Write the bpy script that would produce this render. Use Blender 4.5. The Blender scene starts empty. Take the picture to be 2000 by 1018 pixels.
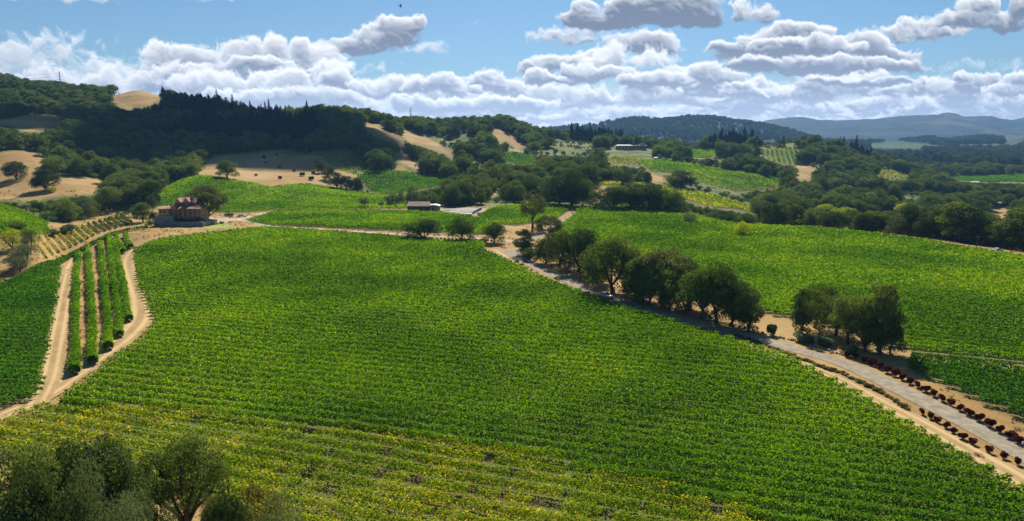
import bpy, math, random
import numpy as np
from mathutils import Vector

# ------------------------------------------------------------------ camera, sun, sky, exposure
sc = bpy.context.scene
COL = sc.collection
F, CX, CY, CAMH = 1351.0, 1000.0, 509.0, 45.0      # photo pixels (2000 x 1018), metres
PITCH = math.atan((CY - 265.0) / F)
CP, SP = math.cos(PITCH), math.sin(PITCH)
cam_d = bpy.data.cameras.new('camera'); cam = bpy.data.objects.new('camera', cam_d); COL.objects.link(cam)
cam_d.sensor_width = 36.0; cam_d.lens = 36.0 * F / 2000.0
cam_d.clip_start = 0.5; cam_d.clip_end = 40000.0
cam.location = (0, 0, CAMH); cam.rotation_euler = (math.pi / 2 - PITCH, 0, 0)
sc.camera = cam

SUN_EL, SUN_AZ = math.radians(40), math.radians(4)   # azimuth measured from +Y towards +X
SUN_DIR = Vector((math.sin(SUN_AZ) * math.cos(SUN_EL), math.cos(SUN_AZ) * math.cos(SUN_EL), math.sin(SUN_EL)))
sun_d = bpy.data.lights.new('sun', 'SUN'); sun = bpy.data.objects.new('sun', sun_d); COL.objects.link(sun)
sun_d.energy = 5.0; sun_d.angle = math.radians(0.5); sun_d.color = (1.0, 0.94, 0.84)
sun.rotation_euler = SUN_DIR.to_track_quat('Z', 'Y').to_euler()

sc.view_settings.view_transform = 'Standard'; sc.view_settings.look = 'None'
sc.view_settings.exposure = 0.80; sc.view_settings.gamma = 1.0
sc.render.engine = 'CYCLES'
cy = sc.cycles
cy.max_bounces = 6; cy.diffuse_bounces = 3; cy.glossy_bounces = 2; cy.transmission_bounces = 4
cy.transparent_max_bounces = 4; cy.volume_bounces = 1; cy.use_denoising = True
cy.use_adaptive_sampling = True; cy.adaptive_threshold = 0.01
cy.caustics_reflective = False; cy.caustics_refractive = False

world = bpy.data.worlds.new('World'); sc.world = world; world.use_nodes = True

class S:
    """a float socket with arithmetic, so that node maths reads like maths"""
    nt = None
    def __init__(s, sock): s.k = sock
    @staticmethod
    def op(o, *a, clamp=False):
        n = S.nt.nodes.new('ShaderNodeMath'); n.operation = o; n.use_clamp = clamp
        for i, x in enumerate(a):
            if isinstance(x, S): S.nt.links.new(x.k, n.inputs[i])
            else: n.inputs[i].default_value = x
        return S(n.outputs[0])
    def __add__(a, b): return S.op('ADD', a, b)
    __radd__ = __add__
    def __sub__(a, b): return S.op('SUBTRACT', a, b)
    def __rsub__(a, b): return S.op('SUBTRACT', b, a)
    def __mul__(a, b): return S.op('MULTIPLY', a, b)
    __rmul__ = __mul__
    def __truediv__(a, b): return S.op('DIVIDE', a, b)
    def __rtruediv__(a, b): return S.op('DIVIDE', b, a)

def sstep(x, lo, hi):
    n = S.nt.nodes.new('ShaderNodeMapRange'); n.interpolation_type = 'SMOOTHSTEP'
    S.nt.links.new(x.k, n.inputs[0]); n.inputs[1].default_value = lo; n.inputs[2].default_value = hi
    return S(n.outputs[0])

def mixcol(fac, a, b):
    n = S.nt.nodes.new('ShaderNodeMix'); n.data_type = 'RGBA'
    for sock, x in ((n.inputs[0], fac), (n.inputs[6], a), (n.inputs[7], b)):
        if isinstance(x, S): S.nt.links.new(x.k, sock)
        elif isinstance(x, (int, float)): sock.default_value = x
        elif isinstance(x, tuple): sock.default_value = (*x, 1.0) if len(x) == 3 else x
        else: S.nt.links.new(x, sock)
    return n.outputs[2]

def px_uv(px, py):
    a, b = (px - CX) / F, (CY - py) / F
    return a / (CP + b * SP), (-SP + b * CP) / (CP + b * SP)

# ------------------------------------------------------------------ numpy noise
def _hash(ix, iy, seed):
    n = (ix.astype(np.int64) * 374761393 + iy.astype(np.int64) * 668265263 + seed * 2147483647) & 0xffffffff
    n = ((n ^ (n >> 13)) * 1274126177) & 0xffffffff
    n = ((n ^ (n >> 16)) * 2246822519) & 0xffffffff
    return ((n ^ (n >> 15)) & 0xffffff) / float(0xffffff)
def vnoise(x, y, seed=0):
    ix, iy = np.floor(x), np.floor(y); fx, fy = x - ix, y - iy
    fx = fx * fx * fx * (fx * (fx * 6 - 15) + 10); fy = fy * fy * fy * (fy * (fy * 6 - 15) + 10)
    a, b = _hash(ix, iy, seed), _hash(ix + 1, iy, seed)
    c, d = _hash(ix, iy + 1, seed), _hash(ix + 1, iy + 1, seed)
    return (a * (1 - fx) + b * fx) * (1 - fy) + (c * (1 - fx) + d * fx) * fy
def fbm(x, y, octv=5, seed=0, gain=0.5):
    s, a, t = 0.0, 1.0, 0.0
    for i in range(octv):
        s = s + a * vnoise(x * 2 ** i * 1.03 + 17.3 * i, y * 2 ** i * 1.03 - 9.1 * i, seed + i); t += a; a *= gain
    return s / t
def puffs(x, y, seed=0):
    """rounded bumps: the tops of a field of balls of uneven size"""
    ix, iy = np.floor(x), np.floor(y); best = np.zeros(x.shape)
    for oy in (-1, 0, 1):
        for ox in (-1, 0, 1):
            jx, jy = ix + ox, iy + oy
            px = jx + _hash(jx, jy, seed); py = jy + _hash(jx, jy, seed + 7)
            r = 0.55 + 0.5 * _hash(jx, jy, seed + 13)
            best = np.maximum(best, r * r - (x - px) ** 2 - (y - py) ** 2)
    return np.sqrt(best)

def blur1(a, r, axis):
    k = np.exp(-0.5 * (np.arange(-3 * r, 3 * r + 1) / r) ** 2); k /= k.sum()
    p = [(0, 0)] * a.ndim; p[axis] = (3 * r, 3 * r); b = np.pad(a, p, mode='edge'); o = np.zeros_like(a); n = a.shape[axis]
    for i, w in enumerate(k): o += w * (b[i:i + n] if axis == 0 else b[:, i:i + n])
    return o

# clouds as they stand in the sky, back to front: (wispiness, darkness of the base, parts); a part is centre x, y, half width, half height, strength
# (photo pixels, turned into directions)
CLOUDS = [
 (.95,.2,[(60,-3,55,7,.5),(160,-3,60,8,.5)]),(.95,.2,[(400,-5,50,9,.5)]),(1,.2,[(480,80,14,7,.3)]),(1,.2,[(215,85,26,10,.4)]),(1,.2,[(235,130,50,12,.4)]),
 (.95,.2,[(735,140,44,8,.5),(760,128,20,8,.4)]),(.9,.2,[(812,94,50,9,.6),(845,86,18,6,.5)]),(.95,.2,[(620,92,26,9,.5)]),(.95,.2,[(1850,128,90,10,.5),(1980,128,40,12,.5)]),(1,.2,[(930,48,10,5,.3)]),
 (.75,.35,[(20,128,110,56,1.0),(100,102,62,44,.9),(88,70,40,22,.6),(0,160,160,40,1.0),(200,140,70,36,.7)]),
 (.45,.6,[(90,160,140,30,.8),(190,165,90,30,.8)]),
 (.15,.6,[(585,92,30,16,.9),(520,100,55,24,1.0),(480,125,60,34,1.0),(600,130,60,40,1.0)]),
 (.12,.9,[(510,132,74,20,1.1),(470,140,40,16,.9)]),
 (.2,.8,[(325,112,66,28,1.0),(395,118,44,26,.9),(345,140,80,34,1.0),(290,150,50,30,.9)]),
 (.12,.9,[(355,150,70,26,1.0),(300,165,60,22,.9)]),
 (.12,.6,[(420,165,90,26,1.0),(560,165,90,30,1.1),(640,150,50,30,1.0),(670,170,50,22,.9)]),
 (.12,.8,[(650,160,34,22,1.0),(690,175,30,16,.9)]),
 (.1,1,[(500,190,110,20,1.0),(600,196,100,18,1.0)]),
 (.1,.7,[(735,175,45,20,1.0),(770,165,34,16,1.0),(800,180,60,20,1.0)]),
 (.08,.8,[(830,170,36,16,1.0),(870,166,40,17,1.0),(905,178,40,16,1.0)]),
 (.08,.8,[(960,162,40,18,1.0),(990,172,36,16,1.0)]),
 (.1,1,[(900,205,140,16,1.0),(1000,208,90,16,1.0)]),
 (.25,.7,[(1280,80,48,20,1.0),(1230,92,46,20,.9),(1310,95,30,14,.8)]),
 (.1,.8,[(1075,122,32,16,1.0),(1120,128,50,18,1.0),(1045,140,34,18,1.0),(1170,118,40,16,.9)]),
 (.35,.4,[(1200,115,60,26,.9),(1260,122,60,22,.8),(1350,140,60,20,.8),(1300,112,30,16,.7)]),
 (.08,.9,[(1060,155,40,14,1.0),(1110,158,40,12,1.0)]),
 (.1,.8,[(1150,150,50,16,1.0),(1200,148,50,16,1.0)]),(.1,.8,[(1260,155,50,14,1.0),(1310,160,50,14,1.0)]),
 (.1,.7,[(1375,140,40,20,1.0),(1400,150,50,16,1.0)]),
 (.3,.5,[(1790,70,60,14,.8),(1740,62,36,14,.7),(1850,62,50,14,.9),(1800,50,50,14,.8)]),
 (.12,.75,[(1912,14,38,18,1.1),(1880,42,46,16,1.0),(1960,40,56,20,1.1),(1995,14,24,22,1.0)]),
 (.6,.4,[(1075,68,44,12,.8),(1120,60,50,16,.8),(1110,76,60,10,.7)]),
 (.3,.6,[(1460,24,40,18,.9),(1500,34,20,12,.7)]),
 (.06,1.5,[(1150,16,26,14,1.1),(1200,14,40,18,1.2),(1260,14,70,28,1.2),(1340,8,60,30,1.2),(1130,38,46,18,1.1),(1210,42,90,18,1.3),(1320,34,80,20,1.2)]),
 (.06,1.0,[(690,94,30,16,1.1),(722,86,46,26,1.3),(735,62,34,20,1.2),(768,52,34,22,1.2),(796,48,26,20,1.1),(765,76,48,26,1.3),(715,104,50,14,1.2)]),
 (.05,1.15,[(1420,96,20,18,1.0),(1450,92,36,26,1.2),(1530,66,40,16,1.2),(1590,62,40,14,1.2),(1560,90,90,30,1.3),(1660,90,60,22,1.2),(1600,118,180,26,1.4),(1720,98,50,22,1.2),(1770,118,36,28,1.2)]),
 (.05,.75,[(1500,92,40,14,1.1),(1545,84,34,12,1.1)]),
 (.05,.7,[(1610,84,40,14,1.1),(1660,94,40,12,1.0)]),
 (.1,1.9,[(1590,130,150,18,1.25),(1470,124,60,14,1.1),(1740,134,60,18,1.1)]),
 (.1,2.0,[(1680,160,110,9,1.0)]),
 (.5,.2,[(1700,146,44,9,.9),(1590,146,14,10,.8)]),
 (.08,1,[(1885,155,24,12,1.1),(1925,160,34,14,1.0),(1900,172,40,12,1.1)]),
 (.1,.6,[(1990,155,30,14,1.0),(1960,176,40,12,1.0)]),
 (.08,1,[(1440,170,30,10,1.1),(1450,182,40,10,1.0)]),
 (.3,.6,[(-250,100,160,60,1.1),(-420,60,160,50,1.1)]),(.2,.6,[(2200,60,120,50,1.1),(2350,130,160,50,1.1)]),
]
_r = np.random.RandomState(5)
BANK = []
for _i in range(330):                                          # the far broken bank over the hills
    _py = 168 + 92 * (_i / 330.0)
    _px = _r.uniform(-500, 2500)
    if _px < 700: _py = 190 + (_py - 168) * .8
    _s = 1.25 - .75 * (_py - 168) / 92
    BANK.append((.1 + .3 * (_r.rand() < .25), _r.uniform(.5, 1.5), [(_px + _r.uniform(-34, 34), _py + _r.uniform(-8, 8), _r.uniform(16, 50) * _s, _r.uniform(8, 21) * _s, 1.0) for _ in range(3)]))
BANK = BANK[::-1]

def make_clouds(W=2100, Hh=460, u_lo=-1.05, u_hi=1.05, v_lo=-0.02, v_hi=0.36):
    us, vs = np.linspace(u_lo, u_hi, W), np.linspace(v_lo, v_hi, Hh)
    du, dv = us[1] - us[0], vs[1] - vs[0]
    C = np.zeros((Hh, W, 3)); A = np.zeros((Hh, W))
    dark = np.array((0.17, 0.205, 0.28)); mid = np.array((.55, .575, .63)); brt = np.array((1.0, 1.0, 1.01))
    air = np.array((.69, .73, .79))
    def layer(wisp, dk, parts, seed, far):
        nonlocal C, A
        wisp = max(wisp, .16 + .10 * far)
        q = []
        for (cx, cyy, rx, ry, st) in parts:
            cu, cv = px_uv(cx, cyy); q.append((cu, cv, rx / F * 1.15, ry / F * 1.2, st))
        m = 1.9
        a0 = max(0, int((min(c[0] - c[2] * m for c in q) - u_lo) / du)); a1 = min(W, int((max(c[0] + c[2] * m for c in q) - u_lo) / du) + 1)
        b0 = max(0, int((min(c[1] - c[3] * m for c in q) - v_lo) / dv)); b1 = min(Hh, int((max(c[1] + c[3] * (m + .6) for c in q) - v_lo) / dv) + 1)
        if a1 - a0 < 4 or b1 - b0 < 4: return
        uu, vv = np.meshgrid(us[a0:a1], vs[b0:b1])
        hgt = np.mean([c[3] for c in q]); k = .5 / max(hgt, .006)     # puff size goes with the size of the cloud
        k = min(k, 46.0) * (1 + .15 * far)
        k = max(k, 27.0)
        ox = seed * 7.31
        a, b = uu * k + ox, vv * k * 1.15
        wx = fbm(a * .8 + 3, b * .8, 4, 5) - .5; wy = fbm(a * .8 + 40, b * .8 + 7, 4, 9) - .5
        ub, vb = uu + wx * .9 / k, vv + wy * .7 / k
        M = np.full(uu.shape, -2.0); HR = np.zeros(uu.shape); HW = np.full(uu.shape, 1e-4)
        for (cu, cv, au, av, st) in q:
            dvv = vb - cv
            e = ((ub - cu) / au) ** 2 + (dvv / np.where(dvv < 0, av * .75, av)) ** 2
            M = np.logaddexp(M * 7, np.clip(st * (1 - e), -2, 1) * 7) / 7
            gw = np.exp(-np.minimum(e, 8)); HR = HR + gw * np.clip(dvv / av, -1.2, 1.2); HW = HW + gw
        M = np.clip(M, -2, .9)
        a2, b2 = a * 1.25 + wx * 1.5, b * 1.25 + wy * 1.5
        P1 = puffs(a2, b2, 1); P2 = puffs(a2 * 2.1 + 5, b2 * 2.1 + 3, 2); P3 = puffs(a2 * 4.3 + 2, b2 * 4.3 + 1, 3); P4 = puffs(a2 * 9 + 2, b2 * 9 + 1, 4)
        fine = fbm(a2 * 1.3, b2 * 1.3, 7, 21, .6) - .5
        bil = P1 * .40 + P2 * .30 + P3 * .17 + P4 * .08
        D = M * .9 + (1 - wisp) * (bil - .55) * 1.15 + fine * (1.0 + 1.7 * wisp) - .02
        D = D + (fbm(a2 * 6, b2 * 6, 4, 44, .65) - .5) * np.clip(.55 - np.abs(D), 0, .55) * 1.5
        cov = np.clip(D / (.42 + .14 * far + .75 * wisp), 0, 1); cov = cov * cov * (3 - 2 * cov)
        if wisp > .5: cov = cov * (1 - .4 * (wisp - .5) * 2)
        T = np.clip(D, 0, 1.1)
        tau = np.zeros(uu.shape); n = 12; rng = hgt * 1.9
        for j in range(1, n + 1):
            sh = int(round(rng * (j / n) ** 1.4 / dv))
            if sh >= T.shape[0]: break
            t = np.zeros_like(T); t[:T.shape[0] - sh] = T[sh:] if sh else T; tau += t
        tau /= n
        h = blur1(T, 1, 0); h = blur1(h, 1, 1)
        gy = np.zeros_like(h); gy[2:-2] = h[4:] - h[:-4]; gx = np.zeros_like(h); gx[:, 2:-2] = h[:, 4:] - h[:, :-4]
        relief = np.clip(-(gy * 1.0 + gx * .25) * 2.2, -1, 1); hr = HR / HW
        dk = dk * 1.15; ext = tau * 2.3 * dk + T * .5 * dk
        lit = 1.22 * np.exp(-ext * 1.35)
        lit = np.clip(lit, 0, 1.05) + relief * (.12 + .22 * np.clip(1.1 - lit, 0, 1))
        lit = lit + .30 * dk * (hr + .05) - .06 * dk + (fbm(a2 * .7 + 9, b2 * .7, 4, 66) - .5) * .35
        lit = np.clip(lit * (1 - .3 * wisp) + .25 * wisp + .02, 0, 1)[..., None]
        col = np.where(lit < .5, dark + (mid - dark) * lit * 2, mid + (brt - mid) * (lit - .5) * 2)
        f = np.clip(np.exp(-np.clip(vv, 0, 1) * 17) * .72, 0, 1)[..., None]
        col = col * (1 - f) + air * f
        al = cov; ac = A[b0:b1, a0:a1]
        C[b0:b1, a0:a1] = C[b0:b1, a0:a1] * (1 - al[..., None]) + col * al[..., None]      # premultiplied
        A[b0:b1, a0:a1] = ac * (1 - al) + al
    uu, vv = np.meshgrid(us, vs)
    vl = np.clip((.085 - vv) / .05, 0, 1) * np.clip(.35 + fbm(uu * 14, vv * 60, 5, 3) * 1.1, 0, 1) * .95
    C = (air * .98)[None, None, :] * vl[..., None] * np.ones((1, 1, 1)); A = vl.copy()
    for i, (w, dk, p) in enumerate(BANK): layer(w, dk, p, i + 100, 1)
    for i, (w, dk, p) in enumerate(CLOUDS): layer(w, dk, p, i, 0)
    col = C / np.maximum(A, 1e-3)[..., None]
    edge = np.clip((vv + .015) / .01, 0, 1) * np.clip((v_hi - vv) / .03, 0, 1) * np.clip((uu - u_lo) / .05, 0, 1) * np.clip((u_hi - uu) / .05, 0, 1)
    return col, A * edge

def build_sky():
    nt = world.node_tree; S.nt = nt; nt.nodes.clear()
    out = nt.nodes.new('ShaderNodeOutputWorld'); bg = nt.nodes.new('ShaderNodeBackground')
    sky = nt.nodes.new('ShaderNodeTexSky'); sky.sky_type = 'NISHITA'; sky.sun_disc = False
    sky.sun_elevation = SUN_EL; sky.sun_rotation = SUN_AZ; sky.altitude = 100
    sky.air_density = 1.0; sky.dust_density = 0.3; sky.ozone_density = 3.0
    tc = nt.nodes.new('ShaderNodeTexCoord'); sp = nt.nodes.new('ShaderNodeSeparateXYZ')
    nt.links.new(tc.outputs['Generated'], sp.inputs[0])
    dx, dy, dz = (S(sp.outputs[i]) for i in range(3))
    y = S.op('MAXIMUM', dy, 0.05)
    u, v = dx / y, dz / y
    W, Hh = 2100, 460; u_lo, u_hi, v_lo, v_hi = -1.05, 1.05, -0.02, 0.36
    col, cov = make_clouds(W, Hh, u_lo, u_hi, v_lo, v_hi)
    vrow = np.linspace(v_lo, v_hi, Hh)[:, None, None]; col = col * np.exp(HAZE * np.minimum(8500, 375 / np.maximum(vrow, 1e-3)))   # the low ones are far and bright
    im = bpy.data.images.new('cloud_field', W, Hh, alpha=True, float_buffer=True)
    im.colorspace_settings.name = 'Non-Color'; im.alpha_mode = 'CHANNEL_PACKED'
    buf = np.empty((Hh, W, 4), dtype=np.float32); buf[..., :3] = col; buf[..., 3] = cov
    im.pixels.foreach_set(buf.ravel()); im.update()
    cb = nt.nodes.new('ShaderNodeCombineXYZ')
    nt.links.new(((u - u_lo) * (1 / (u_hi - u_lo))).k, cb.inputs[0]); nt.links.new(((v - v_lo) * (1 / (v_hi - v_lo))).k, cb.inputs[1])
    tx = nt.nodes.new('ShaderNodeTexImage'); tx.image = im; tx.extension = 'EXTEND'; tx.interpolation = 'Linear'
    nt.links.new(cb.outputs[0], tx.inputs[0])
    f = S(tx.outputs[1]) * sstep(dy, 0.1, 0.3)

    sc1 = nt.nodes.new('ShaderNodeVectorMath'); sc1.operation = 'MULTIPLY'
    nt.links.new(tx.outputs[0], sc1.inputs[0]); sc1.inputs[1].default_value = CLOUD_GAIN
    sc2 = nt.nodes.new('ShaderNodeVectorMath'); sc2.operation = 'MULTIPLY'
    nt.links.new(sky.outputs[0], sc2.inputs[0]); sc2.inputs[1].default_value = SKY_TINT
    nt.links.new(mixcol(f, sc2.outputs[0], sc1.outputs[0]), bg.inputs[0]); bg.inputs[1].default_value = SKY_STRENGTH
    nt.links.new(bg.outputs[0], out.inputs[0])
HAZE = 0.00008
CLOUD_GAIN = (9.3, 9.3, 9.35); SKY_TINT = (0.54, 0.70, 0.81); SKY_STRENGTH = 0.06
build_sky()
#==END_A
# ------------------------------------------------------------------ the lie of the land
# Each curve crosses the view from left to right; an entry is (photo x, distance, photo y) or (photo x, distance, None, height).
def P(x, Y, y): return (x, Y, y, None)
def Z(x, Y, z): return (x, Y, None, z)
CURVES = [
 [Z(-3000,8,0), Z(5000,8,0)],
 [Z(-3000,60,0), Z(5000,60,0)],
 [Z(-3000,120,0), Z(0,120,-.5), Z(400,120,0), Z(5000,120,0)],
 [Z(-3000,220,-2), Z(0,220,-.8), Z(250,220,0), Z(5000,220,0)],
 [Z(-3000,270,3), P(-60,262,462), P(60,262,470), Z(110,270,-5), P(240,290,480), P(300,300,458), P(500,300,463), P(800,285,478), P(1000,290,474), P(1200,300,468), P(1440,290,475), P(1600,275,486), P(1800,250,508), P(2000,228,532), Z(2400,195,0), Z(5000,150,0)],
 [Z(-3000,340,16), P(-60,340,398), P(0,342,402), P(95,330,440), P(150,325,455), P(210,345,438), P(300,350,433), P(450,345,436), P(500,334,446), P(800,307,463), P(1000,310,464), P(1200,345,440), P(1440,345,440), P(1600,330,447), P(1800,296,470), P(2000,254,504), Z(2400,212,-1), Z(5000,170,-3)],
 [Z(-3000,400,30), P(0,400,398), P(200,400,425), P(300,400,412), P(450,415,410), P(600,415,412), P(800,420,410), P(1000,440,403), P(1130,432,404), P(1250,425,406), P(1350,395,418), P(1440,372,441), Z(1600,360,-2.5), Z(1800,325,-3), Z(2000,285,-3), Z(2400,240,-5), Z(5000,210,-10)],
 [Z(-3000,480,60), P(0,450,380), P(150,450,375), P(300,480,380), P(400,520,347), P(480,530,358), P(600,540,359), P(690,540,378), P(850,540,382), P(1000,530,380), P(1150,520,392), Z(1250,510,-5), Z(1350,485,-10), Z(1440,460,-12), Z(1600,460,-18), Z(2000,420,-20), Z(5000,400,-20)],
 [Z(-3000,600,90), P(0,560,290), P(100,545,315), P(200,545,345), P(300,590,345), P(430,680,310), P(600,680,312), P(700,640,338), P(800,640,337), P(860,660,350), P(900,640,345), P(1000,650,352), P(1150,610,352), P(1250,600,359), P(1400,600,384), P(1480,600,405), Z(1600,600,-17), Z(2000,600,-20), Z(5000,600,-20)],
 [Z(-3000,760,110), P(0,690,238), P(70,710,238), P(135,700,252), P(200,680,290), P(300,760,275), P(450,760,285), P(600,740,292), P(700,740,296), P(790,740,300), P(850,740,315), P(900,750,312), P(1000,760,330), P(1100,800,322), P(1200,820,317), P(1250,820,313), P(1340,820,320), P(1530,760,352), Z(1600,760,-17), Z(2000,760,-20), Z(5000,760,-20)],
 [Z(-3000,900,130), P(0,820,225), P(60,830,222), P(135,830,232), P(220,880,222), P(300,900,220), P(450,880,240), P(600,880,245), P(700,870,244), P(790,880,258), P(860,880,278), P(950,900,270), P(1000,930,290), P(1100,960,290), P(1200,990,291), P(1260,990,292), P(1340,960,305), P(1410,980,300), P(1480,980,308), P(1560,960,318), P(1620,930,318), P(1700,940,335), Z(1800,940,-20), Z(5000,940,-20)],
 [Z(-3000,1100,160), P(-60,1130,155), P(0,1130,162), P(60,1130,174), P(140,1120,182), P(210,1080,192), P(240,1080,183), P(270,1080,177), P(320,1070,194), P(400,1030,206), P(500,1000,226), P(600,1000,226), P(700,1000,230), P(760,1010,240), P(850,1060,252), P(930,1080,246), P(985,1100,246), P(1020,1110,262), P(1060,1130,267), P(1150,1160,274), P(1230,1120,277), P(1300,1130,290), P(1350,1130,290), P(1430,1150,279), P(1500,1150,284), P(1560,1120,279), P(1640,1100,285), P(1700,1120,310), Z(1800,1200,-20), Z(5000,1200,-20)],
 [Z(-3000,1300,130), Z(0,1300,100), Z(300,1300,80), Z(600,1250,60), Z(1000,1300,40), Z(1150,1330,26), Z(1230,1300,20), Z(1430,1330,10), Z(1700,1330,-15), Z(1800,1350,-20), Z(5000,1350,-20)],
 [Z(-3000,2100,20), Z(1000,2100,10), Z(1150,2100,-8), Z(1700,2100,-20), Z(5000,2100,-20)],
 [Z(-3000,2700,20), Z(1000,2700,20), P(1060,2700,280), P(1300,2700,283), P(1560,2700,286), P(1850,2700,289), P(1900,2700,284), P(1990,2700,286), P(2100,2700,288), Z(5000,2700,-10)],
 [Z(-3000,3600,60), Z(900,3600,20), P(1000,3600,275), P(1060,3600,260), P(1150,3600,250), P(1200,3600,243), P(1240,3600,232), P(1270,3600,236), P(1300,3600,235), P(1340,3600,227), P(1390,3600,229), P(1430,3600,237), P(1500,3600,247), P(1540,3600,256), P(1600,3600,277), P(1720,3600,282), P(1870,3600,275), P(1930,3600,271), P(1970,3600,277), P(2000,3600,274), P(2100,3600,276), P(2300,3600,270), Z(5000,3600,20)],
 [Z(-3000,4600,10), Z(5000,4600,-15)],
 [Z(-3000,8000,200), P(600,8000,254), P(1400,8000,252), P(1450,8000,248), P(1500,8000,237), P(1530,8000,233), P(1570,8000,231), P(1620,8000,236), P(1660,8000,237), P(1700,8000,232), P(1760,8000,228), P(1800,8000,226), P(1840,8000,224), P(1853,8000,219), P(1870,8000,223), P(1885,8000,228), P(1920,8000,228), P(1935,8000,225), P(1955,8000,231), P(1985,8000,234), P(2010,8000,228), P(2100,8000,226), P(2300,8000,232), P(2700,8000,230), Z(5000,8000,200)],
 [Z(-3000,9600,0), Z(5000,9600,-30)],
]
S_LO, S_HI = -2.6, 2.6
s_in = np.linspace(-0.84, 0.84, 1000)
s_out = 0.84 + (S_HI - .84) * (np.arange(1, 61) / 60.0) ** 1.5
SG = np.concatenate([-s_out[::-1], s_in, s_out])
LY0, LY1, NY = math.log(10.0), math.log(9400.0), 820
YG = np.exp(np.linspace(LY0, LY1, NY))
def knot(x, Y, y, z):
    a = (x - CX) / F
    if y is None: return a / CP, Y, z
    b = (CY - y) / F; yr = CP + b * SP
    return a / yr, Y, CAMH + (-SP + b * CP) / yr * Y
def pchip(x, y, q):
    h = np.diff(x); d = np.diff(y) / h
    m = np.zeros(len(x))
    w1 = 2 * h[1:] + h[:-1]; w2 = h[1:] + 2 * h[:-1]
    ok = d[:-1] * d[1:] > 0
    with np.errstate(divide='ignore', invalid='ignore'):
        hm = (w1 + w2) / (w1 / d[:-1] + w2 / d[1:])
    m[1:-1] = np.where(ok, hm, 0); m[0] = 0; m[-1] = 0
    i = np.clip(np.searchsorted(x, q) - 1, 0, len(h) - 1); t = (q - x[i]) / h[i]; t = np.clip(t, 0, 1)
    return (y[i] * (2 * t ** 3 - 3 * t * t + 1) + h[i] * m[i] * (t ** 3 - 2 * t * t + t) + y[i + 1] * (3 * t * t - 2 * t ** 3) + h[i] * m[i + 1] * (t ** 3 - t * t))
YK, ZK = [], []
for j, c in enumerate(CURVES):
    k = sorted(knot(*e) for e in c); ks = [e[0] for e in k]
    yk = np.interp(SG, ks, [e[1] for e in k]); zk = np.interp(SG, ks, [e[2] for e in k])
    r = 3 if j in (17,) else (5 if j in (11, 15) else 11)
    YK.append(blur1(yk, r, 0)); ZK.append(blur1(zk, r, 0))
YK, ZK = np.array(YK), np.array(ZK)
for j in range(1, len(YK)): YK[j] = np.maximum(YK[j], YK[j - 1] + 8)
TZ = np.empty((len(SG), NY))
for i in range(len(SG)): TZ[i] = pchip(np.log(YK[:, i]), ZK[:, i], np.log(YG))
GX, GY = SG[:, None] * YG[None, :], np.broadcast_to(YG[None, :], TZ.shape)
hill = np.clip((GY - 380) / 300, 0, 1)
TZ = TZ + (fbm(GX / 70, GY / 70, 5, 3) - .5) * 9 * hill + (fbm(GX / 45, GY / 45, 3, 8) - .5) * 1.0
farh = np.clip((GY - 2900) / 600, 0, 1)
TZ = TZ + (fbm(GX / 420, GY / 420, 6, 4, .55) - .5) * 60 * farh + (np.abs(fbm(GX / 700 + 3, GY / 900, 4, 6) - .5)) * -60 * np.clip((GY - 5000) / 1500, 0, 1) * 1.0

def ground_z(x, y):
    x, y = np.asarray(x, float), np.maximum(np.asarray(y, float), 10.5)
    s = np.clip(x / y, S_LO + .01, S_HI - .01)
    i = np.clip(np.searchsorted(SG, s) - 1, 0, len(SG) - 2); fs = (s - SG[i]) / (SG[i + 1] - SG[i])
    j = np.clip(np.searchsorted(YG, y) - 1, 0, NY - 2); fy = np.clip((y - YG[j]) / (YG[j + 1] - YG[j]), 0, 1)
    return (TZ[i, j] * (1 - fs) + TZ[i + 1, j] * fs) * (1 - fy) + (TZ[i, j + 1] * (1 - fs) + TZ[i + 1, j + 1] * fs) * fy
_ym = np.exp(np.linspace(math.log(20), LY1, 2600))
def spot(px, py, y0=20.0, y1=9000.0):
    """the place on the ground seen at photo pixel (px, py)"""
    a, b = (px - CX) / F, (CY - py) / F; yr = CP + b * SP; s = a / yr; k = (-SP + b * CP) / yr
    ys = _ym[(_ym >= y0) & (_ym <= y1)]
    dz = CAMH + k * ys - ground_z(s * ys, ys)
    n = np.nonzero(dz < 0)[0]
    if len(n) == 0:
        i = int(np.argmin(dz)); Y = ys[i]
    else:
        i = n[0]
        Y = ys[i] if i == 0 else ys[i - 1] + (ys[i] - ys[i - 1]) * dz[i - 1] / (dz[i - 1] - dz[i])
    return np.array((s * Y, Y, float(ground_z(s * Y, Y))))
def to_px(x, y, z):
    dz = z - CAMH; d = y * CP - dz * SP
    return CX + F * x / d, CY - F * (y * SP + dz * CP) / d
def inside(px, py, poly):
    poly = np.asarray(poly, float); r = np.zeros(np.shape(px), bool); x0, y0 = poly[-1]
    for x1, y1 in poly:
        if y1 != y0:
            c = ((y0 > py) != (y1 > py)) & (px < (x1 - x0) * (py - y0) / (y1 - y0) + x0); r ^= c
        x0, y0 = x1, y1
    return r

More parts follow.
